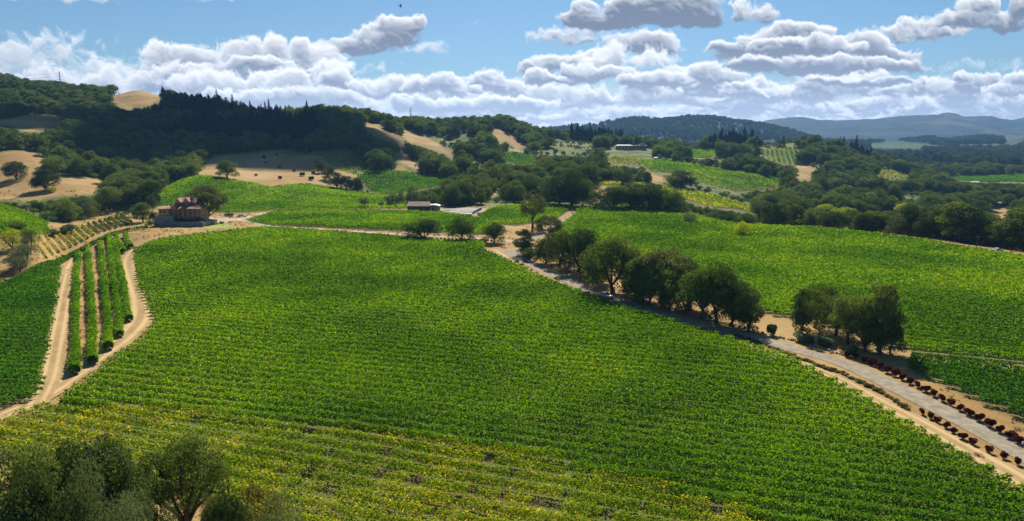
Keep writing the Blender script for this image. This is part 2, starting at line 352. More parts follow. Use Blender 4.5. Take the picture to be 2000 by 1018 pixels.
# ------------------------------------------------------------------ materials
MATS = {}
def new_mat(name):
    m = bpy.data.materials.new(name); m.use_nodes = True; m.node_tree.nodes.clear(); S.nt = m.node_tree; MATS[name] = m
    return m, m.node_tree
def nd(t, **kw):
    n = S.nt.nodes.new(t)
    for k, v in kw.items(): setattr(n, k, v)
    return n
def noise_node(scale, detail=4, rough=.55, vec=None):
    n = nd('ShaderNodeTexNoise'); n.inputs['Scale'].default_value = scale; n.inputs['Detail'].default_value = detail; n.inputs['Roughness'].default_value = rough
    if vec is None: vec = nd('ShaderNodeNewGeometry').outputs['Position']
    S.nt.links.new(vec, n.inputs['Vector']); return S(n.outputs[0])
def attr(name): return nd('ShaderNodeAttribute', attribute_name=name)
def plain(name, col, rough=.8, var=.15, scale=1.5, metal=0.0, bump=0.0, spec=.3):
    m, nt = new_mat(name); o = nd('ShaderNodeOutputMaterial'); p = nd('ShaderNodeBsdfPrincipled')
    n = noise_node(scale, 8, .68); f = sstep(n, .3, .7)
    dk = tuple(c * (1 - var) for c in col); lt = tuple(min(1, c * (1 + var)) for c in col)
    nt.links.new(mixcol(f, dk, lt), p.inputs['Base Color']); p.inputs['Roughness'].default_value = rough; p.inputs['Metallic'].default_value = metal
    p.inputs['Specular IOR Level'].default_value = spec
    if bump:
        b = nd('ShaderNodeBump'); b.inputs['Strength'].default_value = bump; b.inputs['Distance'].default_value = .1
        nt.links.new(n.k, b.inputs['Height']); nt.links.new(b.outputs[0], p.inputs['Normal'])
    nt.links.new(p.outputs[0], o.inputs[0]); return m
def leafmat(name, dark, light, hi=None, hi_amt=0.0, transl=.42, patch=0.03, inst=.35, gloss=.5):
    """two-sided leaves: colour varies leaf by leaf, in patches and from plant to plant"""
    m, nt = new_mat(name); o = nd('ShaderNodeOutputMaterial')
    r = S(attr('rnd').outputs['Fac']); n = noise_node(patch, 3, .6)
    oi = S(nd('ShaderNodeObjectInfo').outputs['Random'])
    f = S.op('ADD', r * .42, sstep(n, .34, .66) * .58 + (oi - .5) * inst, clamp=True)
    c = mixcol(f, dark, light)
    if hi is not None:
        c = mixcol(sstep(r + (n - .5) * 1.2, 1.0 - hi_amt, 1.12 - hi_amt * .5), c, hi)
    d = nd('ShaderNodeBsdfDiffuse'); t = nd('ShaderNodeBsdfTranslucent'); g = nd('ShaderNodeBsdfGlossy'); g.inputs['Roughness'].default_value = .45
    nt.links.new(c, d.inputs[0])
    tc = nd('ShaderNodeMix', data_type='RGBA', blend_type='MULTIPLY'); tc.inputs[0].default_value = 1
    nt.links.new(c, tc.inputs[6]); tc.inputs[7].default_value = (1.5, 1.35, .55, 1); nt.links.new(tc.outputs[2], t.inputs[0])
    x = nd('ShaderNodeMixShader'); x.inputs[0].default_value = transl; nt.links.new(d.outputs[0], x.inputs[1]); nt.links.new(t.outputs[0], x.inputs[2])
    y = nd('ShaderNodeMixShader'); fr = nd('ShaderNodeFresnel'); fr.inputs[0].default_value = 1.35
    nt.nodes.remove(y); nt.nodes.remove(fr); nt.nodes.remove(g)
    nt.links.new(x.outputs[0], o.inputs[0]); return m
def ground_mat():
    m, nt = new_mat('ground'); o = nd('ShaderNodeOutputMaterial'); p = nd('ShaderNodeBsdfPrincipled'); p.inputs['Roughness'].default_value = .95; p.inputs['Specular IOR Level'].default_value = .1
    n1 = noise_node(.035, 6, .6); n2 = noise_node(.9, 6, .7); n3 = noise_node(.0045, 7, .6); n4 = noise_node(6.0, 3, .7)
    spz = nd('ShaderNodeSeparateXYZ'); nt.links.new(nd('ShaderNodeNewGeometry').outputs['Position'], spz.inputs[0])
    dry = mixcol(sstep(n1, .35, .65), (.29, .175, .06), (.37, .25, .095)); dry = mixcol(sstep(n2, .45, .75) * .6, dry, (.20, .11, .036)); dry = mixcol(sstep(n4, .5, .8) * .35, dry, (.44, .30, .14))
    n5 = noise_node(.11, 6, .72); dry = mixcol(sstep(n5, .50, .68) * .55, dry, (.21, .13, .05)); dry = mixcol(sstep(n3, .5, .66) * .6, dry, (.42, .31, .14)); dry = mixcol(sstep(noise_node(.3, 4, .7), .60, .72) * .5, dry, (.13, .13, .045))
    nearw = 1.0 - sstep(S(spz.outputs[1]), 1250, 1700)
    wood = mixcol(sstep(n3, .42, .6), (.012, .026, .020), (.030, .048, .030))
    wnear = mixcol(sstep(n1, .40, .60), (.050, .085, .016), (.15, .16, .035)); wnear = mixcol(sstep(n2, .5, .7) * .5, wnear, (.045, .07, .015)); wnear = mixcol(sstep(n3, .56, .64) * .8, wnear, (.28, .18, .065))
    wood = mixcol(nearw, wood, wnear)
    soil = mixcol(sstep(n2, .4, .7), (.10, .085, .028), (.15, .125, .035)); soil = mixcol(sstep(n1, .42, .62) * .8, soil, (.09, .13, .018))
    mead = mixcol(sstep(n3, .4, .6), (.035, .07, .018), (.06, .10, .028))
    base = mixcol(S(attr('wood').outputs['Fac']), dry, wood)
    base = mixcol(S(attr('meadow').outputs['Fac']), base, mead)
    base = mixcol(S(attr('soil').outputs['Fac']), base, soil)
    nt.links.new(base, p.inputs['Base Color'])
    b = nd('ShaderNodeBump'); b.inputs['Strength'].default_value = .6; b.inputs['Distance'].default_value = .25
    nt.links.new((n2 + n4 * .3).k, b.inputs['Height']); nt.links.new(b.outputs[0], p.inputs['Normal'])
    nt.links.new(p.outputs[0], o.inputs[0]); return m
M_GROUND = ground_mat()
def track_mat(name, c0, c1, c2):
    m, nt = new_mat(name); o = nd('ShaderNodeOutputMaterial'); p = nd('ShaderNodeBsdfPrincipled'); p.inputs['Roughness'].default_value = .95; p.inputs['Specular IOR Level'].default_value = .1
    n1 = noise_node(.12, 5, .6); n2 = noise_node(2.5, 5, .7)
    u = S(attr('across').outputs['Fac']); rut = S.op('ABSOLUTE', S.op('ABSOLUTE', u - .5) - .2)
    c = mixcol(sstep(n1, .35, .65), c0, c1); c = mixcol(sstep(n2, .45, .75) * .45, c, c2)
    c = mixcol((1.0 - sstep(rut, .02, .14)) * .75, c, tuple(min(1, x * 1.45) for x in c1)); c = mixcol(sstep(noise_node(.5, 6, .75), .5, .72) * .5, c, tuple(x * .6 for x in c2))
    nt.links.new(c, p.inputs['Base Color']); nt.links.new(p.outputs[0], o.inputs[0]); return m
M_TRACK = track_mat('dirt', (.30, .20, .085), (.38, .265, .125), (.22, .14, .06))
M_PATH = track_mat('pale_gravel', (.33, .26, .18), (.42, .35, .25), (.26, .19, .11))
M_ROAD = plain('road_surface', (.27, .23, .165), .95, .26, .55, spec=.05)
M_GRAVEL = plain('yard_gravel', (.28, .25, .22), .95, .15, .6)
M_BARK = plain('bark', (.07, .055, .042), .95, .4, 3, bump=.5)
M_BARKP = plain('pale_bark', (.22, .19, .15), .95, .3, 3, bump=.4)
M_POST = plain('weathered_wood', (.16, .12, .09), .9, .3, 4)
LEAF = dict(
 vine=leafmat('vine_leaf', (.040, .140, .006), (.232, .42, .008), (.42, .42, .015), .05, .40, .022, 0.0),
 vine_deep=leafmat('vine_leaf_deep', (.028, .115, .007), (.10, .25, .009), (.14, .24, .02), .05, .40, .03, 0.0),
 vine_gold=leafmat('vine_leaf_gold', (.09, .18, .008), (.27, .37, .012), (.55, .42, .03), .26, .48, .05, 0.0),
 oak=leafmat('oak_leaf', (.048, .088, .021), (.155, .21, .052), None, 0, .30, .05),
 oak_dk=leafmat('dark_oak_leaf', (.030, .062, .019), (.105, .152, .043), None, 0, .2, .05),
 mixed=leafmat('mixed_leaf', (.06, .11, .022), (.18, .235, .055), None, 0, .28, .05, .6),
 sage=leafmat('sage_leaf', (.08, .115, .055), (.19, .235, .125), None, 0, .25, .1),
 pale=leafmat('pale_green_leaf', (.08, .14, .035), (.16, .24, .06), None, 0, .35, .1),
 lime=leafmat('lime_leaf', (.20, .28, .015), (.36, .42, .02), None, 0, .45, .1),
 thin=leafmat('thin_dry_leaf', (.065, .082, .036), (.14, .16, .075), None, 0, .35, .2),
 conifer=leafmat('conifer_leaf', (.010, .026, .014), (.026, .05, .022), None, 0, .12, .05),
 red=leafmat('barberry_leaf', (.035, .007, .007), (.13, .022, .018), None, 0, .3, .6),
 rust=leafmat('rusty_leaf', (.075, .075, .03), (.16, .145, .06), None, 0, .35, .2),
 straw=leafmat('straw', (.24, .15, .06), (.40, .29, .14), None, 0, .3, .3),
 grass=leafmat('verge_grass', (.10, .11, .03), (.24, .22, .08), None, 0, .3, .5),
)

# ------------------------------------------------------------------ mesh helpers
def mesh(name, V, Fq, mats, rnd=None, smooth=False, fa=None, mi=None):
    """V (n,3); Fq: int array (m,4) or (m,3), or a list of faces"""
    me = bpy.data.meshes.new(name); V = np.asarray(V, np.float32)
    if isinstance(Fq, np.ndarray):
        k = Fq.shape[1]; m = len(Fq)
        me.vertices.add(len(V)); me.vertices.foreach_set('co', V.ravel())
        me.loops.add(m * k); me.loops.foreach_set('vertex_index', Fq.ravel().astype(np.int32))
        me.polygons.add(m); me.polygons.foreach_set('loop_start', np.arange(0, m * k, k, dtype=np.int32))
        me.polygons.foreach_set('loop_total', np.full(m, k, np.int32))
        if mi is not None: me.polygons.foreach_set('material_index', mi.astype(np.int32))
        me.update(calc_edges=True)
    else:
        me.from_pydata([tuple(v) for v in V], [], Fq); me.update(); m = len(Fq)
    for mt in (mats if isinstance(mats, (list, tuple)) else [mats]): me.materials.append(mt)
    if rnd is not None:
        a = me.attributes.new('rnd', 'FLOAT', 'FACE'); a.data.foreach_set('value', np.asarray(rnd, np.float32))
    if smooth: me.polygons.foreach_set('use_smooth', np.ones(m, bool))
    return me
def link(name, data, parent=None, loc=None, rz=0.0):
    o = bpy.data.objects.new(name, data); COL.objects.link(o)
    if parent is not None: o.parent = parent
    if loc is not None: o.location = tuple(float(c) for c in loc)
    if rz: o.rotation_euler = (0, 0, rz)
    return o
def tag(o, label=None, cat=None, group=None, kind=None):
    if label: o['label'] = label
    if cat: o['category'] = cat
    if group: o['group'] = group
    if kind: o['kind'] = kind
    return o

# ------------------------------------------------------------------ areas of the land, outlined on the photograph and cast onto the ground
DRY = [[(-200,300),(0,297),(55,292),(90,307),(82,335),(60,352),(120,345),(205,350),(210,368),(190,378),(60,390),(-200,390)],
 [(-100,235),(0,233),(60,224),(110,226),(137,238),(110,246),(60,258),(15,246),(-100,250)],
 [(205,193),(265,172),(322,190),(290,206),(245,213),(225,205)],
 [(378,345),(385,330),(420,302),(480,298),(560,291),(605,300),(640,292),(690,293),(722,335),(700,345),(690,372),(615,362),(600,360),(530,366),(480,356),(440,352)],
 [(703,240),(742,243),(792,277),(785,286),(740,268),(710,254)], [(783,252),(803,253),(845,275),(893,300),(888,312),(860,297),(800,278),(785,268)],
 [(752,291),(790,298),(830,325),(820,335),(780,318)], [(905,314),(940,318),(990,331),(985,337),(930,325)],
 [(955,251),(985,254),(1005,268),(1037,286),(1010,290),(985,275),(965,290),(970,270)], [(992,292),(1010,290),(1020,300),(995,302)],
 [(957,384),(980,352),(990,350),(985,362),(965,385)], [(1018,392),(1022,368),(1030,368),(1032,385)], [(760,338),(780,322),(795,330),(790,345),(765,345)],
 [(1268,336),(1308,350),(1303,360),(1268,358)], [(1543,352),(1560,316),(1592,330),(1594,352)], [(1153,361),(1198,366),(1175,392),(1160,402)],
 [(1928,402),(1988,408),(1982,432),(1940,428)], [(1345,273),(1372,274),(1370,283),(1340,283)], [(298,388),(330,357),(345,357),(312,384)]]
FIELDS = dict(
 back=[(270,396),(295,385),(345,357),(370,348),(430,349),(480,358),(530,367),(600,361),(700,372),(757,385),(752,398),(860,404),(860,407),(700,408.5),(545,409.5),(510,414),(440,419),(400,412),(330,405)],
 hollow=[(697,345),(720,336),(790,336),(872,350),(870,362),(790,376),(757,381),(720,370)],
 hill=[(1250,315),(1300,311),(1340,320),(1532,352),(1525,365),(1440,375),(1380,360),(1350,345),(1270,335)],
 yellow=[(1155,351),(1240,357),(1310,366),(1400,384),(1482,407),(1477,415),(1400,407),(1330,388),(1290,374),(1240,367),(1165,362)],
 villa=[(1178,312),(1200,305),(1262,312),(1262,322),(1180,322)],
 small=[(1338,303),(1352,294),(1385,291),(1408,297),(1400,305),(1370,309)],
 striped=[(1472,297),(1500,292),(1568,286),(1566,298),(1553,322),(1520,318)],
 golden=[(1703,330),(1722,329),(1782,341),(1778,350),(1735,350),(1715,343)],
 valley=[(1842,341),(1870,338),(1878,345),(2060,340),(2060,360),(1960,356),(1880,354)],
 shade=[(975,300),(1010,298),(1062,310),(1055,322),(990,318)],
 terrace=[(612,297),(640,292),(690,293),(722,337),(700,345),(680,340),(640,318)],
)
FIELD_Y = dict(back=(395, 600), hollow=(520, 720), hill=(560, 900), yellow=(480, 640), villa=(700, 1000), small=(900, 1200), striped=(850, 1200), golden=(700, 1300), valley=(850, 1700), shade=(650, 1100), terrace=(560, 820))
FAR_MEADOW = [[(1690,279),(1760,276),(1840,284),(1850,291),(1760,290),(1700,288)], [(1960,270),(2100,268),(2100,284),(1960,284)], [(1860,283),(1990,281),(1990,289),(1870,290)], [(1820,262),(1870,262),(1868,270),(1830,270)]]
NEAR_F = dict(
 main=[(262,492),(300,475),(420,458),(520,447),(600,452),(700,460),(790,468),(865,473),(950,475),(945,492),(985,511),(1060,549),(1105,566),(1180,593),(1300,631),(1400,661),(1480,686),(1530,700),(1600,738),(1700,791),(1800,851),(1900,911),(1990,962),(2150,1056),(2150,1200),(1640,1083),(1350,983),(1100,918),(700,852),(330,811),(118,797),(120,787),(180,742),(230,702),(280,668),(305,640),(290,600),(272,560)],
 front=[(0,836),(40,815),(100,792),(330,803),(700,844),(1100,909),(1350,973),(1640,1072),(1640,1130),(560,1130),(500,1018),(330,965),(240,930),(100,905),(0,900),(-80,900),(-80,850)],
 right=[(1128,408),(1250,406),(1350,419),(1440,441),(1600,448),(1800,471),(1960,500),(2200,530),(2500,640),(2400,760),(2150,742),(2000,714),(1900,703),(1772,686),(1700,664),(1625,640),(1550,622),(1482,611),(1400,596),(1330,576),(1250,550),(1180,516),(1120,488),(1075,458),(1092,445),(1125,420)],
 corner=[(1775,700),(1900,710),(2000,724),(2150,752),(2300,900),(2150,905),(2000,826),(1900,780),(1775,722)],
 left=[(-120,555),(0,556),(50,544),(119,524),(111,580),(92,700),(77,778),(0,800),(-120,838),(-160,700)],
 middle=[(482,433),(530,417),(545,412.5),(670,412),(790,415),(862,417),(940,430),(975,442),(980,459),(870,456),(780,452),(655,446),(530,441)],
 upper=[(932,424),(970,407),(1050,401),(1120,404.5),(1085,431),(1040,437),(1005,441),(960,436)],
 edge=[(-80,402),(0,402),(60,415),(95,440),(94,458),(50,462),(-80,466)],
)
R_NEAR = dict(main=(60, 345), front=(55, 130), right=(90, 432), corner=(80, 160), left=(90, 250), middle=(290, 440), upper=(330, 450), edge=(225, 345))
GZ = TZ; PXG, PYG = to_px(GX, GY, GZ)
wood = np.zeros(GZ.shape); soil = np.zeros(GZ.shape); meadow = np.zeros(GZ.shape)
near_lim = np.interp(SG, [knot(x, 400, 400, None)[0] for x in (-300, 0, 380, 860, 1130, 1250, 1350, 1440, 1600, 1800, 2000, 2400)], (380, 385, 440, 440, 442, 440, 410, 376, 358, 322, 284, 240))[:, None]
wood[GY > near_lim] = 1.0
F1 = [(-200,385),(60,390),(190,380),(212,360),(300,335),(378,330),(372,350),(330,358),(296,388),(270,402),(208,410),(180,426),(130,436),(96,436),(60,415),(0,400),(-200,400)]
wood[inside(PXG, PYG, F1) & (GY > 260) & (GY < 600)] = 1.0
for p in DRY: wood[inside(PXG, PYG, p) & (GY < 1400) & (GY > 250)] = 0.0
for k, p in FIELDS.items():
    m_ = inside(PXG, PYG, p) & (GY > FIELD_Y[k][0]) & (GY < FIELD_Y[k][1]); wood[m_] = 0.0; soil[m_] = 0.0 if k == 'terrace' else 1.0
for k, p in NEAR_F.items():
    m_ = inside(PXG, PYG, p) & (GY > R_NEAR[k][0]) & (GY < R_NEAR[k][1]); soil[m_] = 1.0; wood[m_] = 0
for p in FAR_MEADOW:
    m_ = inside(PXG, PYG, p) & (GY > 1500) & (GY < 3800); meadow[m_] = 1
patch = fbm(GX / 500, GY / 800, 4, 61)
wood[(GY > 5000) & (patch > .68)] = .75
meadow[(GY > 3000) & (GY < 4000) & (patch < .33)] = .2
NO_TREE = DRY + list(FIELDS.values()) + FAR_MEADOW
nS = len(SG); idx = np.arange(nS * NY).reshape(nS, NY)
q = np.stack([idx[:-1, :-1], idx[1:, :-1], idx[1:, 1:], idx[:-1, 1:]], -1).reshape(-1, 4)
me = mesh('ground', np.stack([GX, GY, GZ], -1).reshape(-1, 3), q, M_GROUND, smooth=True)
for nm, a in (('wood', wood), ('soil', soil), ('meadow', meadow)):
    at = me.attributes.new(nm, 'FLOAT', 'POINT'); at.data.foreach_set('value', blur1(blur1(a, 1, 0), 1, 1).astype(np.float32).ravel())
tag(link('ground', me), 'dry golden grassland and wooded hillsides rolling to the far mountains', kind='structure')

def strip(name, pts, mat, lift, label, wobble=.12, step=1.2, spots=None, seed=0):
    """a road or track laid on the ground: pts = (photo x, photo y, width in metres)"""
    c = np.array([spot(x, y) for x, y, w in pts]) if spots is None else np.array(spots); w = np.array([p[2] for p in pts])
    t = np.concatenate([[0], np.cumsum(np.hypot(*np.diff(c[:, :2], axis=0).T))]); n = max(8, int(t[-1] / step)); tt = np.linspace(0, t[-1], n)
    xy = np.stack([pchip_lin(t, c[:, k], tt) for k in (0, 1)], 1); ww = np.interp(tt, t, w)
    d = np.gradient(xy, axis=0); d /= np.linalg.norm(d, axis=1)[:, None]; nrm = np.stack([d[:, 1], -d[:, 0]], 1)
    K = 9; V = []; A = []
    for k in range(K):
        f = k / (K - 1.0); o_ = (f - .5) * ww + (fbm(tt / 3 + seed, np.full(n, k // 4 * 5.0), 3, 70 + (k > 4)) - .5) * wobble * ww * (k in (0, K - 1))
        X = xy + nrm * o_[:, None]; V.append(np.column_stack([X, ground_z(X[:, 0], X[:, 1]) + lift])); A.append(np.full(n, f))
    V = np.array(V); ix = np.arange(K * n).reshape(K, n)
    q = np.stack([ix[:-1, :-1], ix[:-1, 1:], ix[1:, 1:], ix[1:, :-1]], -1).reshape(-1, 4)
    me = mesh(name, V.reshape(-1, 3), q, mat, smooth=True); at = me.attributes.new('across', 'FLOAT', 'POINT'); at.data.foreach_set('value', np.array(A, np.float32).ravel())
    return tag(link(name, me), label, kind='structure')
def pchip_lin(x, y, q):
    return pchip(x, y, q) if len(x) > 2 else np.interp(q, x, y)
def pchip_open(x, y, q): return pchip(x, y, q)
def smooth_path(pts, n=8):
    """Catmull-Rom through photo points, so that the bends are round"""
    p = [np.array(q, float) for q in pts]; p = [2 * p[0] - p[1]] + p + [2 * p[-1] - p[-2]]; out = []
    for i in range(1, len(p) - 2):
        for k in range(n):
            t = k / n
            out.append(.5 * ((2 * p[i]) + (-p[i - 1] + p[i + 1]) * t + (2 * p[i - 1] - 5 * p[i] + 4 * p[i + 1] - p[i + 2]) * t * t + (-p[i - 1] + 3 * p[i] - 3 * p[i + 1] + p[i + 2]) * t ** 3))
    out.append(p[-2]); return [tuple(q) for q in out]
ROAD = smooth_path([(1004,487,9.0),(1010,498,7),(1035,515,5.2),(1070,532,4.6),(1120,553,4.6),(1160,570,4.6),(1201,586,4.5),(1300,615,4.4),(1400,640,4.3),(1466,657,4.3),(1560,685,4.3),(1650,711,4.4),(1785,774,4.6),(1900,832,4.8),(2000,887,4.9),(2150,975,5.0)])
strip('road', ROAD, M_ROAD, .07, 'pale tarmac road curving between the vineyards', .03)
LANE = smooth_path([(448,428,4),(490,434,3.5),(530,442,3),(620,448,3),(760,457,3),(870,463,3.5),(950,467,4),(1005,472,5),(1045,468,5)], 4)
strip('lane', LANE, M_PATH, .075, 'pale gravel lane along the top of the large vineyard', .08)
BACKLANE = smooth_path([(1040,470,4),(1062,455,4),(1085,441,4.2),(1120,420,4.5),(1150,406.5,5)], 4)
strip('back_lane', BACKLANE, M_ROAD, .085, 'grey lane climbing behind the vineyards to the tree line', .05)
strip('west_track', smooth_path([(440,431,4),(470,428,4),(500,420,3.5),(535,414,3),(560,411.5,2)], 4), M_PATH, .08, 'pale track along the upper edge of the middle vineyard', .1)
TRK1 = smooth_path([(-60,845,5),(0,815,4.5),(60,790,4.6),(120,752,5.2),(190,700,6),(240,662,7),(272,625,7.6),(274,590,7.2),(262,550,7),(252,515,6.6),(262,490,6),(300,473,7),(360,462,7),(430,452,6),(510,443,4)], 5)
strip('dirt_track', TRK1, M_TRACK, .14, 'dusty dirt track sweeping round the left end of the vineyard', .22)
TRK2 = smooth_path([(70,792,4),(95,740,4.4),(108,680,4.8),(120,620,5),(131,560,5),(142,515,4.5),(165,490,3.5),(210,468,3),(262,455,3)], 5)
strip('field_track', TRK2, M_TRACK, .17, 'narrow dirt track beside the short run of vine rows', .15)
strip('verge_path', smooth_path([(958,488,7),(985,503,5),(1040,536,2.6),(1090,560,1.5)], 5), M_TRACK, .05, 'orange dirt verge below the road bend', .2)
strip('lower_verge', smooth_path([(1490,683,1.2),(1560,707,2.5),(1640,742,4),(1720,786,4.2),(1800,828,5),(1900,884,5.5),(2000,942,6),(2150,1030,6)], 5), M_TRACK, .045, 'dry verge of bare soil between road and vineyard', .25)
def pad(name, poly, mat, lift, label):
    c = np.array([spot(x, y) for x, y in poly]); n = len(c)
    m = c.mean(0); rings = [m + (c - m) * f for f in (1, .66, .33, .02)]
    V = np.concatenate(rings); V[:, 2] = ground_z(V[:, 0], V[:, 1]) + lift
    Fs = [(a * n + i, a * n + (i + 1) % n, (a + 1) * n + (i + 1) % n, (a + 1) * n + i) for a in range(3) for i in range(n)] + [tuple(3 * n + i for i in range(n))]
    return tag(link(name, mesh(name, V, Fs, mat)), label, kind='structure')
pad('barn_yard', [(852,409),(905,406),(945,408),(944,414),(925,418),(880,419),(855,417)], M_GRAVEL, .12, 'grey gravel yard beside the brown barn')
pad('house_yard', [(405,425),(445,423),(450,431),(440,438),(400,438)], M_PATH, .12, 'pale paved forecourt beside the stone house')
M_LAWN = plain('lawn', (.22, .26, .03), .95, .25, .8)
pad('lawn', [(395,444),(440,437),(462,440),(440,446),(400,449)], M_LAWN, .13, 'yellow green lawn below the house forecourt')
# ------------------------------------------------------------------ vineyards: every row is its own trellis of leaves
RNG = np.random.RandomState(11)
_ones = 'zeroth first second third fourth fifth sixth seventh eighth ninth tenth eleventh twelfth thirteenth fourteenth fifteenth sixteenth seventeenth eighteenth nineteenth'.split()
_tens = [None, None, 'twenty', 'thirty', 'forty', 'fifty', 'sixty', 'seventy', 'eighty', 'ninety']
def nth(n):
    if n < 20: return _ones[n]
    if n < 100: return (_tens[n // 10][:-1] + 'ieth') if n % 10 == 0 else _tens[n // 10] + '-' + _ones[n % 10]
    return 'hundred-and-' + nth(n - 100) if n > 100 else 'hundredth'
def quads(C, N, W, H, rng, roll=None):
    """leaf quads: centre, facing, half sizes"""
    n = len(C); N = N / (np.linalg.norm(N, axis=1)[:, None] + 1e-9)
    r = rng.normal(size=(n, 3)); T = np.cross(N, r); T /= (np.linalg.norm(T, axis=1)[:, None] + 1e-9); B = np.cross(N, T)
    T = T * W[:, None]; B = B * H[:, None]
    V = np.stack([C - T, C - B * .9 + T * .15, C + T, C + B * .9 - T * .1], 1).reshape(-1, 3)
    return V, np.arange(n * 4).reshape(n, 4)
def row_mesh(name, xy, mat, h=1.75, w=.95, lo=.5, dens=1.0, rng=RNG, gap=0.0, shoot=.12, inner=.12):
    """leaves along the points xy (one about every metre)"""
    d = np.gradient(xy, axis=0); d /= (np.linalg.norm(d, axis=1)[:, None] + 1e-9)
    Y = np.hypot(xy[:, 0], xy[:, 1]); size = .00095 * Y + .062
    cnt = np.clip(4.2 / (1.7 * size ** 2) * dens, 5, 130)
    vig = np.clip(.70 + .75 * (fbm(xy[:, 0] / 1.9 + 31, xy[:, 1] / 1.9, 3, 51) - .5) * 2 * .55 + (vnoise(xy[:, 0] / 17, xy[:, 1] / 17, 52) - .5) * .5, .25, 1.25)
    if gap: cnt = cnt * (vnoise(xy[:, 0] / 1.6, xy[:, 1] / 1.6, 53) > gap) * (.6 + .5 * vnoise(xy[:, 0] / 9, xy[:, 1] / 9, 54))
    cnt = np.floor(cnt * (.55 + .5 * vig) + rng.rand(len(cnt))).astype(int)
    i = np.repeat(np.arange(len(xy)), cnt); n = len(i)
    if n < 3: return None
    seg = np.hypot(*(xy[min(1, len(xy) - 1)] - xy[0])) if len(xy) > 1 else 1.0
    al = rng.uniform(-.5, .5, n) * seg; ph = rng.uniform(-.25, 1.25, n) * math.pi; rr = np.where(rng.rand(n) < inner, rng.uniform(0, .75, n), rng.uniform(.55, 1.0, n) ** .5)
    ww = w * .5 * (.65 + .55 * vig[i]); hh = h * (.62 + .42 * vig[i])
    sh = rng.rand(n) < shoot
    cx_ = np.cos(ph) * ww * rr * (1 + .35 * sh); top = (hh + lo) / 2
    cz = top + np.sin(ph) * (hh - lo) / 2 * rr + sh * rng.uniform(0, .35, n)
    side = np.stack([d[i, 1], -d[i, 0]], 1)
    X = xy[i] + d[i] * al[:, None] + side * cx_[:, None]
    C = np.column_stack([X, ground_z(X[:, 0], X[:, 1]) + cz])
    N = np.column_stack([side * np.cos(ph)[:, None], np.sin(ph) + .35]) + rng.normal(size=(n, 3)) * .55
    sz = size[i] * rng.uniform(.7, 1.3, n)
    V, q = quads(C, N, sz, sz * .85, rng)
    return mesh(name, V, q, mat, rnd=rng.rand(n))
def rows_in(poly, ylim, ang, spacing, step=1.0, off=0.0, bend=0.0):
    """the row lines that cross a field: [(row number, points)]"""
    c = np.array([spot(x, y, *ylim)[:2] for x, y in poly]); a = math.radians(ang); e = np.array((math.cos(a), math.sin(a))); m = np.array((-e[1], e[0]))
    pe, pm = c @ e, c @ m; out = []
    k0 = int(math.floor(pm.min() / spacing)); k1 = int(math.ceil(pm.max() / spacing))
    t = np.arange(pe.min() - 3, pe.max() + 3, step)
    for k in range(k0, k1 + 1):
        o = k * spacing + off
        o_ = o + bend * ((t - t.mean()) / 100) ** 2 * 10 + (fbm(t / 30, np.full(len(t), k * .13), 2, 91) - .5) * .5
        p = t[:, None] * e + o_[:, None] * m
        ok = inside(p[:, 0], p[:, 1], c)
        if ok.sum() > 2: out.append((k, p, ok))
    return out
def add_rows(field, ang, spacing, label, group, mat, one_object=None, step=1.0, bend=0.0, **kw):
    poly, yl = (NEAR_F[field], R_NEAR[field]) if field in NEAR_F else (FIELDS[field], FIELD_Y[field])
    rows = rows_in(poly, yl, ang, spacing, step, bend=bend)
    if one_object:
        Vs, Qs, Rs, nv = [], [], [], 0
        for k, p, ok in rows:
            me = row_mesh('tmp', p[ok], mat, **kw)
            if me is None: continue
            v = np.empty(len(me.vertices) * 3, np.float32); me.vertices.foreach_get('co', v); v = v.reshape(-1, 3)
            Vs.append(v); Qs.append(np.arange(len(v)).reshape(-1, 4) + nv); nv += len(v); Rs.append(RNG.rand(len(v) // 4)); bpy.data.meshes.remove(me)
        return tag(link(one_object, mesh(one_object, np.concatenate(Vs), np.concatenate(Qs), mat, rnd=np.concatenate(Rs))), label, kind='stuff')
    n = 0
    for k, p, ok in rows:
      runs = np.split(np.nonzero(ok)[0], np.nonzero(np.diff(np.nonzero(ok)[0]) > 1)[0] + 1)
      runs = [r_ for r_ in runs if len(r_) > 3]; n += 1
      for ri, r_ in enumerate(runs):
        pp = p[r_]; org = np.array((*pp[len(pp) // 2], ground_z(*pp[len(pp) // 2])))
        me = row_mesh('vine_row', pp, mat, **kw)
        if me is None: continue
        me.transform(__import__('mathutils').Matrix.Translation(-Vector([float(c) for c in org])))
        tag(link('vine_row', me, loc=org), label % nth(n) + (', %s piece' % ('left', 'right')[min(ri, 1)] if len(runs) > 1 else ''), 'vine row', group)
    print('rows', field, n)
add_rows('main', -15, 2.75, '%s vine row from the front in the large green central vineyard', 'vine rows of the large central vineyard', LEAF['vine'], w=1.25, h=1.9, bend=-.3, shoot=.16)
add_rows('front', -19, 3.1, '%s vine row from the front in the nearest yellowing vineyard', 'vine rows of the nearest yellowing vineyard', LEAF['vine_gold'], w=1.8, gap=.14, h=1.5, step=.8, shoot=.3, dens=.9)
add_rows('right', -22, 3.0, '%s vine row from the front in the wide vineyard right of the road', 'vine rows of the wide right vineyard', LEAF['vine'], w=1.4, h=1.85)
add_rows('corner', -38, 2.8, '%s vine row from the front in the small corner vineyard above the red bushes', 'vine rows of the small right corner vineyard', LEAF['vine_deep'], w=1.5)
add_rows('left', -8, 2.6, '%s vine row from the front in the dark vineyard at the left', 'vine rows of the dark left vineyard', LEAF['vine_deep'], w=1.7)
add_rows('middle', -8, 2.8, 'green vines between the gravel lane and the brown barn', None, LEAF['vine'], 'vineyard', w=1.5)
add_rows('upper', 22, 2.8, 'green vines behind the bare tall tree by the back lane', None, LEAF['vine'], 'vineyard', w=1.5)
